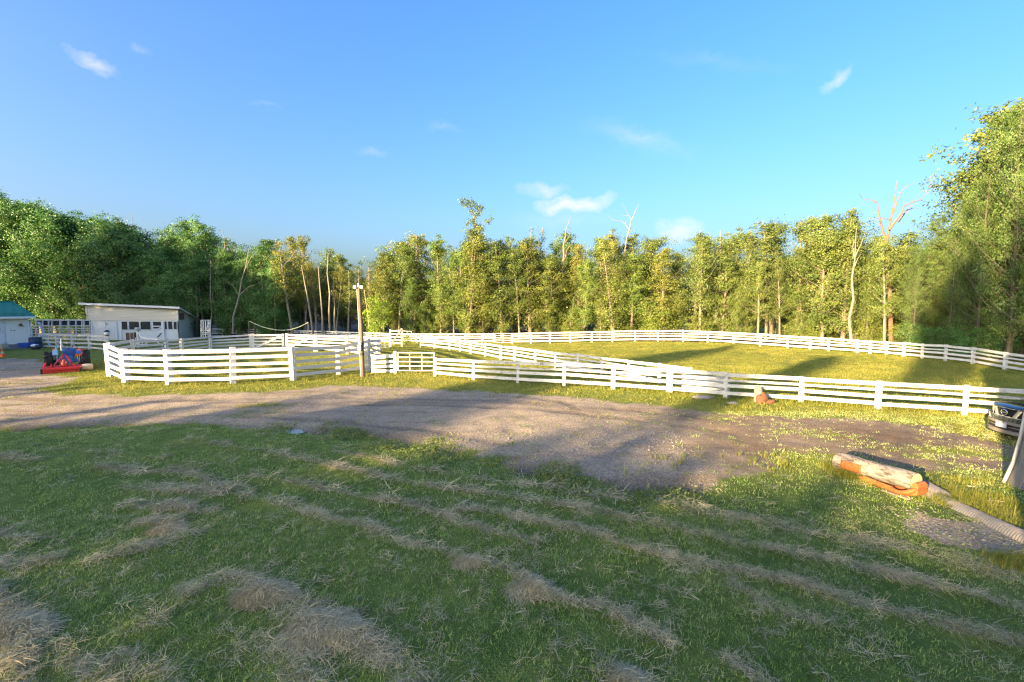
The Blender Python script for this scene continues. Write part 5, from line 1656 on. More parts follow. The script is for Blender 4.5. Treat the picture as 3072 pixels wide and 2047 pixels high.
# stump and stones by the fence
p = gp(2290, 1210)
stp = thing('tree_stump', 'red brown rotten stump with a grey upright log end, against the nearest fence', 'stump', p)
MB().tube([(-.05, .25, -.05), (-.07, .25, .3), (-.10, .27, .62)], [.19, .16, .14], 14).obj('log', M['stump_top'], stp, smooth=True)
lump('root_lump', stp, 'stump', (-.06, .02, .14), (.22, .2, .26), 12, 20, .35)
lump('root_lump', stp, 'stump', (.15, -.1, .05), (.22, .15, .13), 13, 18, .4)
lump('root_lump', stp, 'stump', (-.18, -.04, .08), (.12, .13, .16), 14, 16, .4)
for i, (px, py, r2, lab) in enumerate([(2110, 1196, (.50, .22, .12), 'flat pale boulder in the grass before the nearest fence, left of the stump'), (1595, 1146, (.30, .2, .13), 'small pale boulder under the nearest fence, right of the near tubular gate'),
                                       (2196, 1212, (.22, .14, .07), 'small dark flat stone beside the fence post near the stump')]):
    p = gp(px, py)
    o = lump('boulder', None, 'stone', (0, 0, r2[2] * .3), r2, 30 + i, 18, .3)
    o.location = p
    tag(o, lab, 'boulder')

# the split log
a, c = gp(2512, 1408), gp(2745, 1492)
ax = Vector((c.x - a.x, c.y - a.y, 0)); LL = ax.length; ax.normalize()
ang = math.atan2(ax.y, ax.x)
lg = thing('split_log', 'thick pale debarked log with an orange cut, lying on an orange split half', 'log', (a.x, a.y, a.z), ang)
RL = 0.19
prof = []
vs, fs = [], []
nL, nA = 44, 36
for i in range(nL + 1):
    t = i / nL
    for k in range(nA):
        th = 2 * math.pi * k / nA
        r = RL * (1.08 - 0.10 * t) * (1 + 0.10 * (vnoise(t * 5, math.cos(th) * 2 + math.sin(th), .7, 3) - .5) + 0.05 * (vnoise(t * 14, math.cos(th) * 4 + math.sin(th) * 3, .6, 4) - .5))
        if i == 0: r *= .9
        vs.append((t * LL, r * math.cos(th), r * math.sin(th) + RL + 0.02 + 0.10 * t))
for i in range(nL):
    for k in range(nA):
        fs.append((i * nA + k, i * nA + (k + 1) % nA, (i + 1) * nA + (k + 1) % nA, (i + 1) * nA + k))
fs.append(tuple(range(nA)))
MB().add(vs, fs).obj('trunk', M['log_bark'], lg, smooth=True)
vs = [(LL + .002, .93 * RL * math.cos(2 * math.pi * k / nA), .93 * RL * math.sin(2 * math.pi * k / nA) + RL + .12) for k in range(nA)]
MB().add(vs + [(LL + .02, 0, RL + .12)], [(k, (k + 1) % nA, nA) for k in range(nA)]).obj('cut_end', M['log_end'], lg)
# orange cut face let into the side towards the viewpoint (-y in log space is the lit side)
sgn = -1
cf = MB()
cs = []
for i in range(9):
    t = 0.13 + 0.28 * i / 8
    for k in range(7):
        th = math.pi + R(-28 + 62 * k / 6)
        rr = RL * (1.08 - .10 * t) * 1.035
        cs.append((t * LL, rr * math.cos(th), rr * math.sin(th) + RL + .02 + .1 * t))
cf.add(cs, [(i * 7 + k, i * 7 + k + 1, (i + 1) * 7 + k + 1, (i + 1) * 7 + k) for i in range(8) for k in range(6)])
co = cf.obj('cut_face', M['log_orange'], lg, smooth=True)
sm = co.modifiers.new('thick', 'SOLIDIFY'); sm.thickness = 0.03; sm.offset = -1
# the orange half below, curved like a trough, turned up at its near end
vs, fs = [], []
nS, nK = 18, 9
for i in range(nS + 1):
    t = i / nS
    x = LL * (0.42 + 0.66 * t)
    w = 0.23 * (1 - 0.25 * (1 - t)) * (1 - .5 * max(0, t - .9) / .1) * (1 + .18 * (float(vnoise(t * 9, 0.3, .8, 8)) - .5))
    lift = 0.16 * max(0, (t - .72) / .28) ** 2
    for k in range(nK):
        u = k / (nK - 1) * 2 - 1
        vs.append((x, -0.10 + u * w, 0.005 + 0.10 * u * u + lift + .03 * (float(vnoise(t * 12, u * 3, .7, 9)) - .5)))
for i in range(nS):
    for k in range(nK - 1):
        fs.append((i * nK + k, i * nK + k + 1, (i + 1) * nK + k + 1, (i + 1) * nK + k))
half = MB().add(vs, fs).obj('split_half', M['log_orange'], lg, smooth=True)
sm = half.modifiers.new('thick', 'SOLIDIFY'); sm.thickness = 0.055; sm.offset = 0
MB().prism([(LL * 1.0, .05), (LL * 1.09, .10), (LL * 1.10, .30), (LL * 1.06, .36), (LL * 1.025, .30), (LL * 1.02, .12)], -.22, .10, 'Y').obj('split_block', M['log_orange'], lg, .015)
MB().box((LL * .66, -.26, .10), (.62, .05, .10), (0, 0.03, 0)).obj('splinter', M['log_orange'], lg, .012)
MB().box((LL * .88, -.24, .0), (.5, .18, .04), (0, 0, .1)).obj('splinter', M['stump_top'], lg, .012)

# corrugated culvert pipe, half sunk
a, c = gp(2790, 1486), gp(3120, 1640)
ax = Vector((c.x - a.x, c.y - a.y, 0)); LL = ax.length + .6; ax.normalize()
cv = thing('culvert_pipe', 'grey corrugated pipe half sunk in the weeds at the right edge', 'pipe', (a.x + ax.y * .02, a.y + .12, a.z), math.atan2(ax.y, ax.x))
nn = int(LL / 0.022)
pr = []
for i in range(nn):
    pr.append((0.180 + 0.009 * math.cos(math.pi * i), i * LL / nn))
MB().lathe(pr, 30, (0, 0, -0.07), 'X').obj('pipe', M['culvert'], cv, smooth=False)
pr = [(0.205 + 0.010 * math.cos(math.pi * i), i * .022) for i in range(32)]
cv2 = thing('culvert_pipe', 'short grey corrugated pipe end, behind the thick log and mostly buried', 'pipe', gp(2760, 1462) + Vector((0.05, .1, -.1)), R(-100))
MB().lathe(pr, 30, (0, 0, 0.06), 'X').obj('pipe', M['culvert'], cv2, smooth=False)

# weathered post at the right edge
p = gp(3082, 1462)
wp = thing('weathered_post', 'thick grey weathered post with a pale strip for its lit side at the right edge', 'post', p)
k3 = p.y / FOC
zt3 = topz(3060, 1214, p) - p.z
MB().tube([(0.06, 0, -.3), (0.05, 0, .05), (.10, 0, .5), (.14, 0, 1.1), (.17, 0, zt3)], [.38, .34, .26, .22, .2], 16).obj('post', M['grey_wood'], wp, smooth=True)
MB().tube([(-.27, .25, -.05), (-.21, .22, .2), (-.14, .19, .5), (-.065, .16, 1.1), (-.01, .14, zt3 - .02)], [.032, .032, .03, .03, .03], 8).obj('lit_edge', M['metal_grey'], wp, smooth=True)  # pale strip added in place of the lit left edge of the post
MB().tube([(-.38, -.18, .0), (-.27, -.2, .4), (-.2, -.21, .7), (-.12, -.22, 1.1)], .012, 6).obj('wire', M['stump_top'], wp)
MB().box((-.02, -.18, zt3 - .60), (.46, .22, .13)).box((-.28, -.2, zt3 - .56), (.16, .06, .07)).obj('clamp', M['yellow_bracket'], wp, .012)


# ---------------------------------------------------------------- the parked car (front towards -x)
CARX, CARY = 14.2, 12.9
car = thing('parked_car', 'dark grey car with a chrome grille, parked at the end of the nearest fence', 'car', (CARX, CARY, lz(CARX + 1, CARY) + .0), R(180 - 5))
car.scale = (0.94, 0.94, 0.94)
# local: +X forward (front face at 0), Y to the car's left, Z up


def nose(y): return -0.50 * (abs(y) / 0.93) ** 2.6


def patch(name, mat, y0, y1, z0, z1, off, th, parent, ny=9, slant=0.0, fz0=None, fz1=None, lean=-0.10):
    """a plate that follows the rounded front; lean: how far the face goes back with height"""
    vs, fs = [], []
    for i in range(ny + 1):
        t = i / ny
        for j, zz in enumerate((z0, z1)):
            y = y0 + (y1 - y0) * t + slant * j
            z = (fz0(y) if fz0 and j == 0 else (fz1(y) if fz1 and j == 1 else zz))
            x = nose(y) + off + lean * (z - 0.7)
            vs += [(x, y, z), (x - th, y, z)]
    for i in range(ny):
        a = i * 4; c = a + 4
        fs += [(a, a + 2, c + 2, c), (a + 1, c + 1, c + 3, a + 3), (a, c, c + 1, a + 1), (a + 2, a + 3, c + 3, c + 2)]
    fs += [(0, 1, 3, 2), (ny * 4, ny * 4 + 2, ny * 4 + 3, ny * 4 + 1)]
    return MB().add(vs, fs).obj(name, M[mat], parent, smooth=True)


# body: rings along the length
st = [  # x back from the front, half width at sill, half width at shoulder, sill z, shoulder z, top z
    (-0.55, .93, .90, .40, .98, 1.16), (-1.0, .93, .91, .40, 1.02, 1.19), (-1.45, .93, .92, .42, 1.06, 1.22), (-1.75, .93, .92, .42, 1.10, 1.24), (-3.0, .93, .92, .42, 1.12, 1.25), (-4.45, .92, .90, .45, 1.12, 1.24), (-4.72, .86, .82, .55, 1.08, 1.2)]
vs, fs = [], []
for x, ws, wsh, zs, zsh, ztp in st:
    rg = [(-ws * .9, zs), (-ws, zs + .1), (-ws, zs + .35), (-wsh, zsh), (-wsh * .88, ztp - .03), (-wsh * .4, ztp + .02), (wsh * .4, ztp + .02), (wsh * .88, ztp - .03), (wsh, zsh), (ws, zs + .35), (ws, zs + .1), (ws * .9, zs)]
    vs += [(x, y, z) for y, z in rg]
m = 12
for i in range(len(st) - 1):
    for k in range(m):
        fs.append((i * m + k, i * m + (k + 1) % m, (i + 1) * m + (k + 1) % m, (i + 1) * m + k))
fs += [tuple(range(m)), tuple(range((len(st) - 1) * m, len(st) * m))]
body = MB().add(vs, fs).obj('body', M['car_paint'], car, smooth=True)
# bonnet nose, rounded in plan, from the first ring forward
vs, fs = [], []
ys = np.linspace(-.90, .90, 15)
for y in ys:
    xf = nose(y)
    for x, z in ((-.56, 1.165 - .10 * abs(y) ** 3), (-.30, 1.15 - .11 * abs(y) ** 3), (min(xf - .02, -.10 if abs(y) < .6 else xf - .04), 1.10 - .10 * abs(y) ** 3), (xf - .02, 1.045 - .06 * abs(y) ** 3)):
        vs.append((min(x, xf - .01) if x > -.5 else -.56, y, z))
for i in range(14):
    for j in range(3):
        fs.append((i * 4 + j, (i + 1) * 4 + j, (i + 1) * 4 + j + 1, i * 4 + j + 1))
bo = MB().add(vs, fs).obj('bonnet', M['car_paint'], car, smooth=True)
sm = bo.modifiers.new('thick', 'SOLIDIFY'); sm.thickness = .03; sm.offset = -1
patch('nose_panel', 'dark', -.90, .90, .36, 1.05, -.09, .05, car, 14)
# grille: dark mesh, chrome slats of a wide V, badge
gl = patch('grille', 'black', -.40, .40, .815, 1.035, -.03, .03, car, 8)
lat = MB()
for k in range(-7, 8):
    for s in (-1, 1):
        ya, yb = k * .06 - s * .11, k * .06 + s * .11
        ya, yb = max(-.38, min(.38, ya)), max(-.38, min(.38, yb))
        if abs(ya - yb) > .05:
            lat.bar((nose(ya) - .035 + .005, ya, .825), (nose(yb) - .055, yb, 1.03), .008, .012, up=(1, 0, 0))
lt = lat.obj('lattice', M['dark'], gl)
lt['kind'] = 'stuff'
for s in (-1, 1):
    vsx = []
    patch('grille_strut', 'chrome', s * .20, s * .31, .80, 1.04, .005, .03, gl, 4, slant=s * .12)
patch('grille_bar', 'chrome', -.52, .52, 1.035, 1.06, 0.0, .03, gl, 10)
patch('grille_bar', 'chrome', -.50, .50, .79, .815, 0.01, .03, gl, 10)
rg = [(.015 + 0.0, .085 * math.cos(t), .925 + .085 * math.sin(t)) for t in np.linspace(0, 2 * math.pi, 25)]
bd = MB().tube(rg, .018, 8).obj('badge', M['chrome'], gl, smooth=True)
MB().box((.015, 0, .925), (.02, .23, .038)).obj('badge_bar', M['chrome'], bd, .004)
for s in (-1, 1):
    hl = patch('headlight', 'lens', s * .45, s * .86, .82, 1.04, -.02, .05, car, 7, fz0=lambda y: .84 + .05 * (abs(y) - .45), fz1=lambda y: 1.045 - .03 * (abs(y) - .45))
    patch('headlight_edge', 'chrome', s * .43, s * .47, .81, 1.05, .0, .04, hl, 2)
    patch('indicator', 'yellow_bracket', s * .76, s * .84, .88, 1.01, -.012, .03, hl, 3)
    fg = patch('fog_light', 'lens', s * .62, s * .76, .46, .53, .035, .03, car, 3)
# bumper
patch('bumper', 'car_paint', -.95, .95, .66, .80, .045, .14, car, 16)
patch('bumper_strip', 'car_trim', -.955, .955, .585, .66, .07, .14, car, 16)
patch('bumper_side', 'car_paint', -.95, -.60, .38, .60, .04, .12, car, 6)
patch('bumper_side', 'car_paint', .60, .95, .38, .60, .04, .12, car, 6)
patch('air_intake', 'black', -.60, .60, .42, .585, -.02, .05, car, 10)
patch('intake_bar', 'car_trim', -.58, .58, .49, .51, .015, .03, car, 8)
patch('bumper_lip', 'car_trim', -.92, .92, .30, .40, .035, .12, car, 14)
pt = patch('number_plate', 'plate', -.165, .165, .465, .635, .085, .012, car, 4, lean=0)
for s in (-1, 1):
    MB().box((.09, s * .085, .62), (.012, .05, .016)).obj('plate_bolt', M['black'], pt)
# cabin, glass, mirrors, wheels
vs, fs = [], []
cab = [(-1.55, .80, 1.22), (-2.35, .70, 1.72), (-4.3, .68, 1.74), (-4.66, .80, 1.2)]
for x, w, z in cab: vs += [(x, -w, z), (x, w, z)]
vs += [(-1.55, -.80, 1.1), (-1.55, .80, 1.1), (-4.66, -.80, 1.1), (-4.66, .80, 1.1)]
fs = [(0, 1, 3, 2), (2, 3, 5, 4), (4, 5, 7, 6), (0, 2, 4, 6, 10, 8), (1, 9, 11, 7, 5, 3), (8, 10, 11, 9)]
MB().add(vs, fs).obj('cabin', M['car_paint'], car, .02)
MB().add([(-1.60, -.70, 1.27), (-1.60, .70, 1.27), (-2.30, .62, 1.69), (-2.30, -.62, 1.69)], [(0, 1, 2, 3)]).obj('windscreen', M['car_glass'], car).location = (.03, 0, .03)
for s in (-1, 1):
    for xa, xb in ((-2.0, -2.95), (-3.05, -3.9), (-3.98, -4.45)):
        MB().add([(xa, s * .785, 1.28), (xb, s * .785, 1.28), (xb - .0, s * .71, 1.66), (xa - .32 if xa == -2.0 else xa, s * .71, 1.66)], [(0, 1, 2, 3)]).obj('side_window', M['car_glass'], car).location = (0, s * .035, .0)
    MB().box((-1.85, s * 1.02, 1.25), (.12, .22, .17)).obj('mirror', M['car_paint'], car, .03)
    for x in (-.95, -3.8):
        w0 = .24
        wl = ring('wheel', car, [(.22, -w0 / 2), (.35, -w0 / 2), (.375, -w0 / 3), (.38, 0), (.375, w0 / 3), (.35, w0 / 2), (.22, w0 / 2)], (x, s * .82, .38), 24, 'rubber', 'Y')
        MB().lathe([(.02, -.08), (.2, -.08), (.22, -.1), (.23, .09), (.2, .1), (.02, .07)], 18, (x, s * .82, .38), 'Y').obj('rim', M['chrome'], wl, smooth=True)
        ar = [(x + .47 * math.cos(t), s * .935, .38 + .47 * math.sin(t)) for t in np.linspace(0, math.pi, 13)]
        MB().tube(ar, .03, 6).obj('wheel_arch', M['car_trim'], car, smooth=True)
    for x in (-2.0, -3.0, -3.95):
        MB().bar((x, s * .932, .5), (x, s * .925, 1.08), .012, .012).obj('door_seam', M['black'], car)


# ---------------------------------------------------------------- grass, hay, stones: scattered, not counted


def blade_mat(name, ramp, trans=0.3, rough=0.6):
    m, h, b = new_mat(name)
    t = h.attr('tint')
    geo = h.a('ShaderNodeNewGeometry')
    n = h.noise(geo.outputs['Position'], 0.8, 4, 0.6)
    at_ = h.a('ShaderNodeAttribute'); at_.attribute_name = 'tone'; at_.attribute_type = 'INSTANCER'
    f = h.math('ADD', h.math('ADD', h.math('MULTIPLY', t, 0.45), h.math('MULTIPLY', n, 0.35)), h.math('MULTIPLY', at_.outputs['Fac'], 0.4))
    col = h.ramp(f, ramp)
    h.l.new(col, b.inputs['Base Color'])
    b.inputs['Roughness'].default_value = rough
    b.inputs['Specular IOR Level'].default_value = 0.25
    tr = h.a('ShaderNodeBsdfTranslucent'); h.l.new(col, tr.inputs[0])
    mx = h.a('ShaderNodeMixShader'); mx.inputs[0].default_value = trans
    h.l.new(b.outputs[0], mx.inputs[1]); h.l.new(tr.outputs[0], mx.inputs[2])
    h.l.new(mx.outputs[0], h.n['Material Output'].inputs[0])
    return m


M['grass'] = blade_mat('grass', [(0.18, (0.034, 0.080, 0.013)), (0.42, (0.132, 0.250, 0.046)), (0.66, (0.275, 0.400, 0.105)), (0.98, (0.52, 0.52, 0.27))])
M['grass_dry'] = blade_mat('grass_dry', [(0.22, (0.095, 0.135, 0.022)), (0.5, (0.200, 0.235, 0.042)), (0.85, (0.34, 0.31, 0.080))])
M['hay'] = blade_mat('hay', [(0.15, (0.17, 0.155, 0.09)), (0.45, (0.38, 0.345, 0.215)), (0.75, (0.58, 0.52, 0.34)), (1.0, (0.70, 0.61, 0.40))], 0.3, 0.7)
M['weed'] = blade_mat('weed', [(0.2, (0.085, 0.13, 0.016)), (0.5, (0.18, 0.22, 0.028)), (0.9, (0.32, 0.30, 0.07))])


def strands(name, n, rad, hgt, width, mat, seed, flatl=0.0, bend=0.6, tilt=0.5, curl=0.0):
    """a tuft of tapering, bending blades; flatl > 0: strands lying about, as cut hay does"""
    rs = np.random.default_rng(seed)
    V, Qd, Tr, T = [], [], [], []
    seg = 3
    for i in range(n):
        a = rs.uniform(0, 2 * math.pi); r = rad * math.sqrt(rs.uniform())
        base = np.array([r * math.cos(a), r * math.sin(a), -0.006 if not flatl else rs.uniform(0, flatl)])
        L = hgt * rs.uniform(0.5, 1.25)
        d = rs.uniform(0, 2 * math.pi)
        out = np.array([math.cos(d), math.sin(d), 0])
        sdv = np.array([-math.sin(d), math.cos(d), 0])
        w = width * rs.uniform(0.7, 1.3)
        el = rs.uniform(-0.12, 0.26) if flatl else math.pi / 2 - abs(rs.normal()) * tilt
        p = base.copy(); k0 = len(V)
        cu = rs.normal() * curl
        for s in range(seg + 1):
            ww = w * (1 - s / seg) if not flatl else w * (1 - 0.5 * s / seg)
            if s < seg or flatl:
                V += [p - sdv * ww * .5, p + sdv * ww * .5 + np.array([0, 0, ww * .3])]
            else:
                V += [p]
            p = p + (out * math.cos(el) + np.array([0, 0, math.sin(el)])) * L / seg
            el -= bend * rs.uniform(0.2, 1.0) / seg * 1.6
            d += cu; out = np.array([math.cos(d), math.sin(d), 0]); sdv = np.array([-math.sin(d), math.cos(d), 0])
        for s in range(seg):
            a0 = k0 + 2 * s
            if s < seg - 1 or flatl:
                Qd.append((a0, a0 + 1, a0 + 3, a0 + 2)); T.append((0, i))
            else:
                Tr.append((a0, a0 + 1, a0 + 2)); T.append((1, i))
    tv = rs.uniform(0, 1, n)
    me = np_mesh(name, np.array(V), np.array(Qd), np.array(Tr) if Tr else None, mat=M[mat])
    order = [i for k, i in T if k == 0] + [i for k, i in T if k == 1]
    A = me.attributes.new('tint', 'FLOAT', 'FACE')
    A.data.foreach_set('value', tv[order].astype(np.float32))
    return me


def scatter(name, meshes, pts, rots, scl, tone, cl=None):
    """points carrying copies of a few small meshes"""
    if cl is None:
        cl = bpy.data.collections.new(name + '_source')
        for me in meshes:
            cl.objects.link(bpy.data.objects.new(name + '_source', me))
    meshes = list(cl.objects)
    base = bpy.data.meshes.new(name)
    n = len(pts)
    base.vertices.add(n)
    base.vertices.foreach_set('co', np.ascontiguousarray(pts, np.float32).ravel())
    for an, tp2, arr in (('rot', 'FLOAT_VECTOR', rots), ('scl', 'FLOAT_VECTOR', scl), ('tone', 'FLOAT', tone)):
        A = base.attributes.new(an, tp2, 'POINT')
        A.data.foreach_set('vector' if tp2 == 'FLOAT_VECTOR' else 'value', np.ascontiguousarray(arr, np.float32).ravel())
    A = base.attributes.new('pick', 'INT', 'POINT')
    A.data.foreach_set('value', rng.integers(0, len(meshes), n).astype(np.int32))
    o = put(name, base)
    ng = bpy.data.node_groups.new(name, 'GeometryNodeTree')
    ng.interface.new_socket('Geometry', in_out='INPUT', socket_type='NodeSocketGeometry')
    ng.interface.new_socket('Geometry', in_out='OUTPUT', socket_type='NodeSocketGeometry')
    N, L = ng.nodes, ng.links
    gi, go = N.new('NodeGroupInput'), N.new('NodeGroupOutput')
    ci = N.new('GeometryNodeCollectionInfo')
    ci.inputs['Collection'].default_value = cl
    ci.inputs['Separate Children'].default_value = True
    ci.inputs['Reset Children'].default_value = True
    ip = N.new('GeometryNodeInstanceOnPoints')
    ip.inputs['Pick Instance'].default_value = True
    def na(nm, dt):
        q = N.new('GeometryNodeInputNamedAttribute'); q.data_type = dt
        q.inputs['Name'].default_value = nm
        return q.outputs['Attribute']
    L.new(gi.outputs[0], ip.inputs['Points'])
    L.new(ci.outputs[0], ip.inputs['Instance'])
    L.new(na('pick', 'INT'), ip.inputs['Instance Index'])
    e2r = N.new('FunctionNodeEulerToRotation')
    L.new(na('rot', 'FLOAT_VECTOR'), e2r.inputs[0])
    L.new(e2r.outputs[0], ip.inputs['Rotation'])
    L.new(na('scl', 'FLOAT_VECTOR'), ip.inputs['Scale'])
    L.new(ip.outputs[0], go.inputs[0])
    md = o.modifiers.new('scatter', 'NODES')
    md.node_group = ng
    return o


def zone(ya, yb, dens, ext=2.0):
    """random points over the ground in front of the viewpoint"""
    n = int((1.2 * (yb ** 2 - ya ** 2) + 2 * ext * (yb - ya)) * dens)
    y = np.sqrt(rng.uniform(ya ** 2, yb ** 2, n))
    x = rng.uniform(-1, 1, n) * (1.2 * y + ext)
    return x, y


def finish(x, y, keep, size, jitter=0.35, tiltv=0.12, dz=0.0, tone=None):
    x, y = x[keep], y[keep]
    n = len(x)
    pts = np.stack([x, y, land_at(x, y) + dz], -1)
    rots = np.stack([rng.normal(size=n) * tiltv, rng.normal(size=n) * tiltv, rng.uniform(0, 6.283, n)], -1)
    s = size * rng.uniform(1 - jitter, 1 + jitter, n)
    s = s if np.ndim(s) else np.full(n, s)
    tn = tone[keep] if tone is not None else vnoise(x, y, 1.5, 61)
    return pts, rots, np.stack([s, s, s], -1), tn


tuft_a = [strands('grass_tuft', 13, 0.065, 0.054, 0.0074, 'grass', 900 + i, bend=1.0, tilt=0.55) for i in range(6)]
tuft_b = [strands('grass_tuft', 16, 0.11, 0.060, 0.0128, 'grass', 910 + i, bend=1.0, tilt=0.55) for i in range(5)]
tuft_c = [strands('grass_tuft', 26, 0.30, 0.09, 0.016, 'grass_dry', 920 + i, bend=0.8, tilt=0.45) for i in range(3)]
weed_t = [strands('weed_tuft', 22, 0.12, 0.19, 0.009, 'weed', 930 + i, bend=0.9, tilt=0.38) for i in range(3)]
hay_t = [strands('hay_wisp', 13, 0.10, 0.135, 0.0052, 'hay', 940 + i, flatl=0.018, bend=0.35, curl=0.10) for i in range(6)]
hay_f = [strands('hay_wisp', 15, 0.15, 0.19, 0.0095, 'hay', 950 + i, flatl=0.018, bend=0.35, curl=0.10) for i in range(4)]

cl_, P_, S_, Rz_ = wood_mass()
tag(scatter('far_wood', None, P_, Rz_, S_, np.zeros(len(P_)), cl_), kind='stuff')
# lawn
for (ya, yb, dens, mm, sz) in ((3.2, 8.2, 190, tuft_a, 1.0), (8.2, 16.5, 62, tuft_b, 1.0)):
    x, y = zone(ya, yb, dens)
    g1 = gravel_at(x, y)
    hv = hay_at(x, y)
    pat = vnoise(x, y, 0.75, 71) * 0.6 + vnoise(x, y, 0.22, 72) * 0.4
    keep = (rng.uniform(0, 1, len(x)) > g1 * 0.97) & (rng.uniform(0, 1, len(x)) > np.clip(hv, 0, 1) * 0.3) & (rng.uniform(0, 1, len(x)) < 0.45 + pat * 1.1)
    tone = np.clip(vnoise(x, y, 1.1, 73) * 0.45 + rng.uniform(-0.12, 0.62, len(x)) + np.clip(hv, 0, 1) * 0.35 + np.clip((x - 5) / 6, 0, .5) * (y > 9.5), 0, 1)
    tag(scatter('grass', mm, *finish(x, y, keep, sz * (0.7 + 0.6 * pat[keep]), 0.3, 0.15, tone=tone)), kind='stuff')
# sunlit verges and weeds on the yard
x, y = zone(9.5, 30, 15)
g1 = gravel_at(x, y)
edge_d = line_dist(x, y, np.array([(b2.x, b2.y) for b2 in nb]))
yr = (x > 4.0) & (sdf(x, y, GRAVEL) > -0.3)
keep = (rng.uniform(0, 1, len(x)) > g1 * 0.985) & (~yr | (rng.uniform(0, 1, len(x)) < 0.22)) & ((y > np.interp(x, EDGE[:, 0], EDGE[:, 1]) - .2) | (x > 4.5))
tone = vnoise(x, y, 1.4, 75)
tag(scatter('grass', tuft_c, *finish(x, y, keep, (0.75 + 0.5 * vnoise(x, y, 1.0, 76)[keep]) * np.where(yr[keep], 0.5, np.where((x[keep] > 4) & (y[keep] < 12.5), 0.45, 1.0)), 0.3, 0.1, tone=tone)), kind='stuff')
# short mown grass of the far paddock and the pen: its blades catch the low sun
x, y = zone(24, 52, 5.5)
pad_t = [strands('grass_tuft', 34, 0.42, 0.085, 0.022, 'grass_dry', 970 + i, bend=0.6, tilt=0.4) for i in range(3)]
keep = (y < np.interp(x, flx, fly) - 1.5) & (gravel_at(x, y) < .3) & (x > -30)
tag(scatter('grass', pad_t, *finish(x, y, keep, 0.8 + 0 * x[keep], 0.35, 0.08, tone=vnoise(x, y, 2.4, 77))), kind='stuff')
# long weeds: along fence feet, the log, the pipe, the pole, the ditch
wx, wy = [], []


def along(P, n, spread):
    P = np.asarray(P)
    k = rng.integers(0, len(P) - 1, n); t = rng.uniform(0, 1, n)[:, None]
    q = P[k] * (1 - t) + P[k + 1] * t + rng.normal(size=(n, 2)) * spread
    wx.extend(q[:, 0]); wy.extend(q[:, 1])


along([(v.x, v.y) for v in nb[4:]], 420, 0.20)
along([(v.x, v.y) for v in nb[:5]], 60, 0.12)
along([(v.x, v.y) for v in ab], 60, 0.2)
along(pl((370, 1148), (509, 1156), (699, 1152), (881, 1143), (1016, 1127), (1090, 1122), (1190, 1124)), 230, 0.2)
along(pl((2480, 1405), (2560, 1440), (2640, 1462)), 150, 0.13)
along(pl((2770, 1470), (2900, 1490), (3000, 1510), (3072, 1540)), 110, 0.22)
along(pl((2850, 1450), (3010, 1462)), 25, 0.18)
along(pl((2790, 1500), (2900, 1530), (3050, 1590)), 130, 0.12)
along(pl((2800, 1475), (2900, 1505), (3050, 1560)), 70, 0.12)
along(pl((3000, 1690), (3072, 1700)), 60, 0.2)
along(pl((1240, 1052), (1460, 1070), (1660, 1106)), 160, 0.25)
along(pl((2000, 1380), (2250, 1400), (2450, 1380)), 40, 0.5)
along([(fx_, fy_) for fx_, fy_ in [(v.x, v.y) for v in [gp(px, bs) for px, tp, bs in far_posts[6:]]]], 420, 0.25)
wx, wy = np.array(wx), np.array(wy)
tag(scatter('weeds', weed_t, *finish(wx, wy, np.ones(len(wx), bool), 0.85 + 0 * wx, 0.5, 0.12, tone=rng.uniform(0, 1, len(wx)))), kind='stuff')
# low clover and creeping weeds in the ditch
rsl = np.random.default_rng(5)
cl_m = []
for i in range(3):
    c0 = rsl.normal(size=(26, 3)) * np.array([.11, .11, .02]) + np.array([0, 0, .035])
    me = leaves_mesh('clover', c0, rsl.normal(size=(26, 3)) * .5 + np.array([0, 0, 1]), .05, rsl, rsl.uniform(.4, 1, 26))
    cl_m.append(me)
n = 2200
k = rng.integers(0, len(EDGE) - 1, n); t = rng.uniform(0, 1, n)[:, None]
q = EDGE[k] * (1 - t) + EDGE[k + 1] * t + rng.normal(size=(n, 2)) * np.array([.5, .42])
kp = (vnoise(q[:, 0], q[:, 1], .8, 81) > .6) & (q[:, 0] > -8)
tag(scatter('clover', cl_m, *finish(q[:, 0], q[:, 1], kp, 1.0 + 0 * q[kp, 0], 0.4, 0.15)), kind='stuff')

# cut hay lying in rows
x, y = zone(3.2, 8.5, 300)
hv = hay_at(x, y)
keep = rng.uniform(0, 1, len(x)) < np.clip(hv * 1.1 - 0.12, 0.05, 1.0)
tag(scatter('cut_hay', hay_t, *finish(x, y, keep, 1.0 + 0 * x[keep], 0.35, 0.22, dz=0.014, tone=np.clip(vnoise(x, y, .5, 91) * .6 + rng.uniform(-.2, .6, len(x)), 0, 1))), kind='stuff')
x, y = zone(8.5, 15.5, 100)
hv = hay_at(x, y)
keep = rng.uniform(0, 1, len(x)) < np.clip(hv * 1.1 - 0.10, 0.02, 1.0)
keep &= gravel_at(x, y) < .5
tag(scatter('cut_hay', hay_f, *finish(x, y, keep, 1.0 + 0 * x[keep], 0.35, 0.2, dz=0.014, tone=np.clip(vnoise(x, y, .5, 92) * .6 + rng.uniform(-.2, .6, len(x)), 0, 1))), kind='stuff')


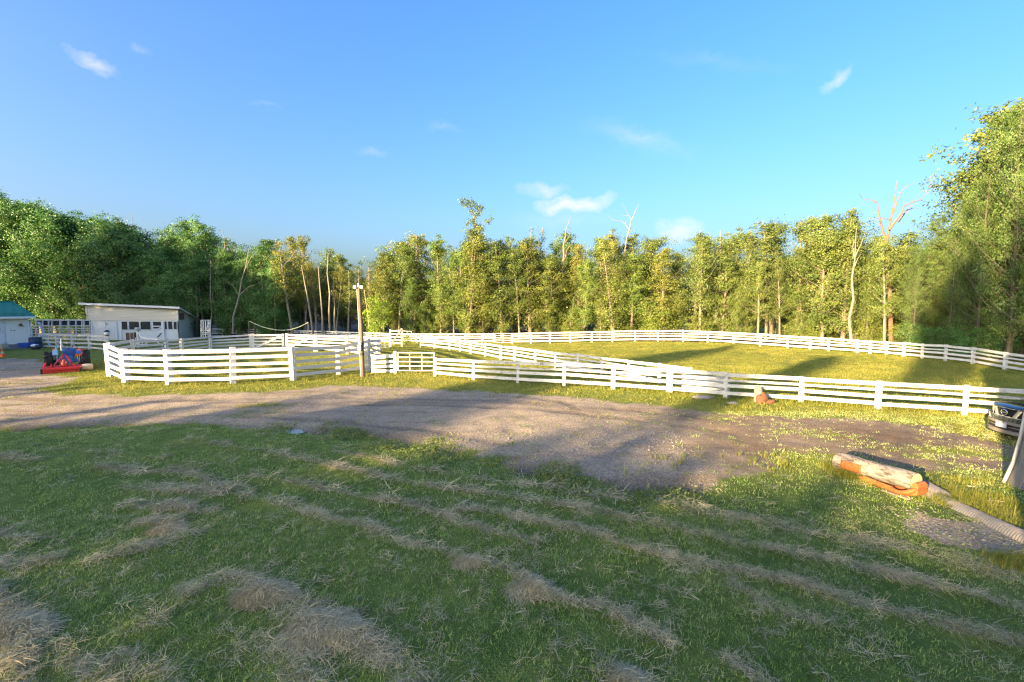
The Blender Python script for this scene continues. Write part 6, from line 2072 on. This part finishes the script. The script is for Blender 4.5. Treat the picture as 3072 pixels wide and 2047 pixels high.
# heaps of hay one can point at
def hay_heap(label, px, py, rx, ry, hh, n, seed):
    n = int(n * 0.85)
    c = gp(px, py)
    rs = np.random.default_rng(seed)
    V, Qd = [], []
    for i in range(n):
        a, r = rs.uniform(0, 6.283), math.sqrt(rs.uniform()) * rs.uniform(.6, 1.08)
        ux, uy = r * math.cos(a), r * math.sin(a)
        p = np.array([ux * rx, uy * ry, 0])
        p[2] = lz(c.x + p[0], c.y + p[1]) - c.z + hh * max(0, 1 - (r / 1.05) ** 2) * rs.uniform(.25, 1) if i % 1 == 0 else 0
        d, el2 = rs.uniform(0, 6.283), rs.normal() * .11
        L, w = rs.uniform(.06, .16), rs.uniform(.0024, .0042)
        cu = rs.normal() * .16
        k0 = len(V)
        for s in range(4):
            sd2 = np.array([-math.sin(d), math.cos(d), .3])
            V += [p - sd2 * w, p + sd2 * w]
            p = p + np.array([math.cos(d) * math.cos(el2), math.sin(d) * math.cos(el2), math.sin(el2)]) * L / 3
            d += cu; el2 -= .1
        Qd += [(k0 + 2 * s, k0 + 2 * s + 1, k0 + 2 * s + 3, k0 + 2 * s + 2) for s in range(3)]
    me = np_mesh('hay_heap', np.array(V), np.array(Qd), mat=M['hay'])
    A = me.attributes.new('tint', 'FLOAT', 'FACE')
    A.data.foreach_set('value', np.repeat(rs.uniform(0.2, 1.7, n), 3).astype(np.float32))
    o = put('hay_heap', me)
    o.location = c
    # a rounded core under the loose stalks
    tag(o, label, 'hay', 'heaps of cut hay on the lawn')


hay_heap('loose hay heap catching low sun, in the lower left of the lawn', 790, 1785, .42, .26, 0.112, 4200, 1)
hay_heap('large spread hay heap at the bottom edge, with bright straw on it', 965, 1895, .50, .36, 0.112, 6440, 2)
hay_heap('grey hay heap in the middle of the near lawn, longest clump of its row', 1590, 1770, .36, .20, 0.090, 2660, 3)
hay_heap('flat grey hay clump on the left of the lawn, behind the sunny heap', 500, 1590, .34, .22, 0.068, 2100, 4)
hay_heap('hay heap at the bottom left corner in low sun', 40, 1885, .5, .32, 0.090, 3639, 5)
hay_heap('small grey hay clump at the bottom edge, far from the other heaps', 1885, 2040, .2, .16, 0.075, 1260, 6)
hay_heap('short hay clump to the upper left of the grey middle heap', 1400, 1690, .24, .14, 0.060, 1260, 7)

# loose stones in the stony patches
st_m = []
for i in range(4):
    vs = MB().lathe([(0.3, -.35), (.5, -.1), (.46, .2), (.22, .38)], 7)
    vv = [(a * (1 + .25 * math.sin(i * 3 + b2 * 7)), b2 * (.8 + .2 * math.cos(i + a * 5)), c2 * .6) for a, b2, c2 in vs.v]
    m2 = MB(); m2.v = vv; m2.f = vs.f
    st_m.append(m2.mesh('stone', mat=M['stone']))
x, y = zone(6.5, 14, 75)
w = np.maximum(np.clip(0.6 + sdf(x, y, STONES) / .35, 0, 1), 0.33 * gravel_at(x, y) * (x < 5))
keep = rng.uniform(0, 1, len(x)) < w
tag(scatter('gravel', st_m, *finish(x, y, keep, 0.034 + 0.02 * rng.uniform(0, 1, keep.sum()), 0.45, 0.4, dz=0.004)), kind='stuff')
# shallow pale puddle at the lawn edge
c = gp(866, 1298)
pts = []
for k in range(22):
    a = 2 * math.pi * k / 22
    r = 0.42 * (1 + .35 * (vnoise(math.cos(a) * 2, math.sin(a) * 2, .8, 7) - .5))
    pts.append((c.x + r * 1.15 * math.cos(a), c.y + r * .75 * math.sin(a), c.z + .02))
m, h, b = new_mat('puddle')
b.inputs['Base Color'].default_value = (.20, .24, .24, 1); b.inputs['Roughness'].default_value = .12
tag(MB().add(pts, [tuple(range(22))]).obj('puddle', m), kind='structure')
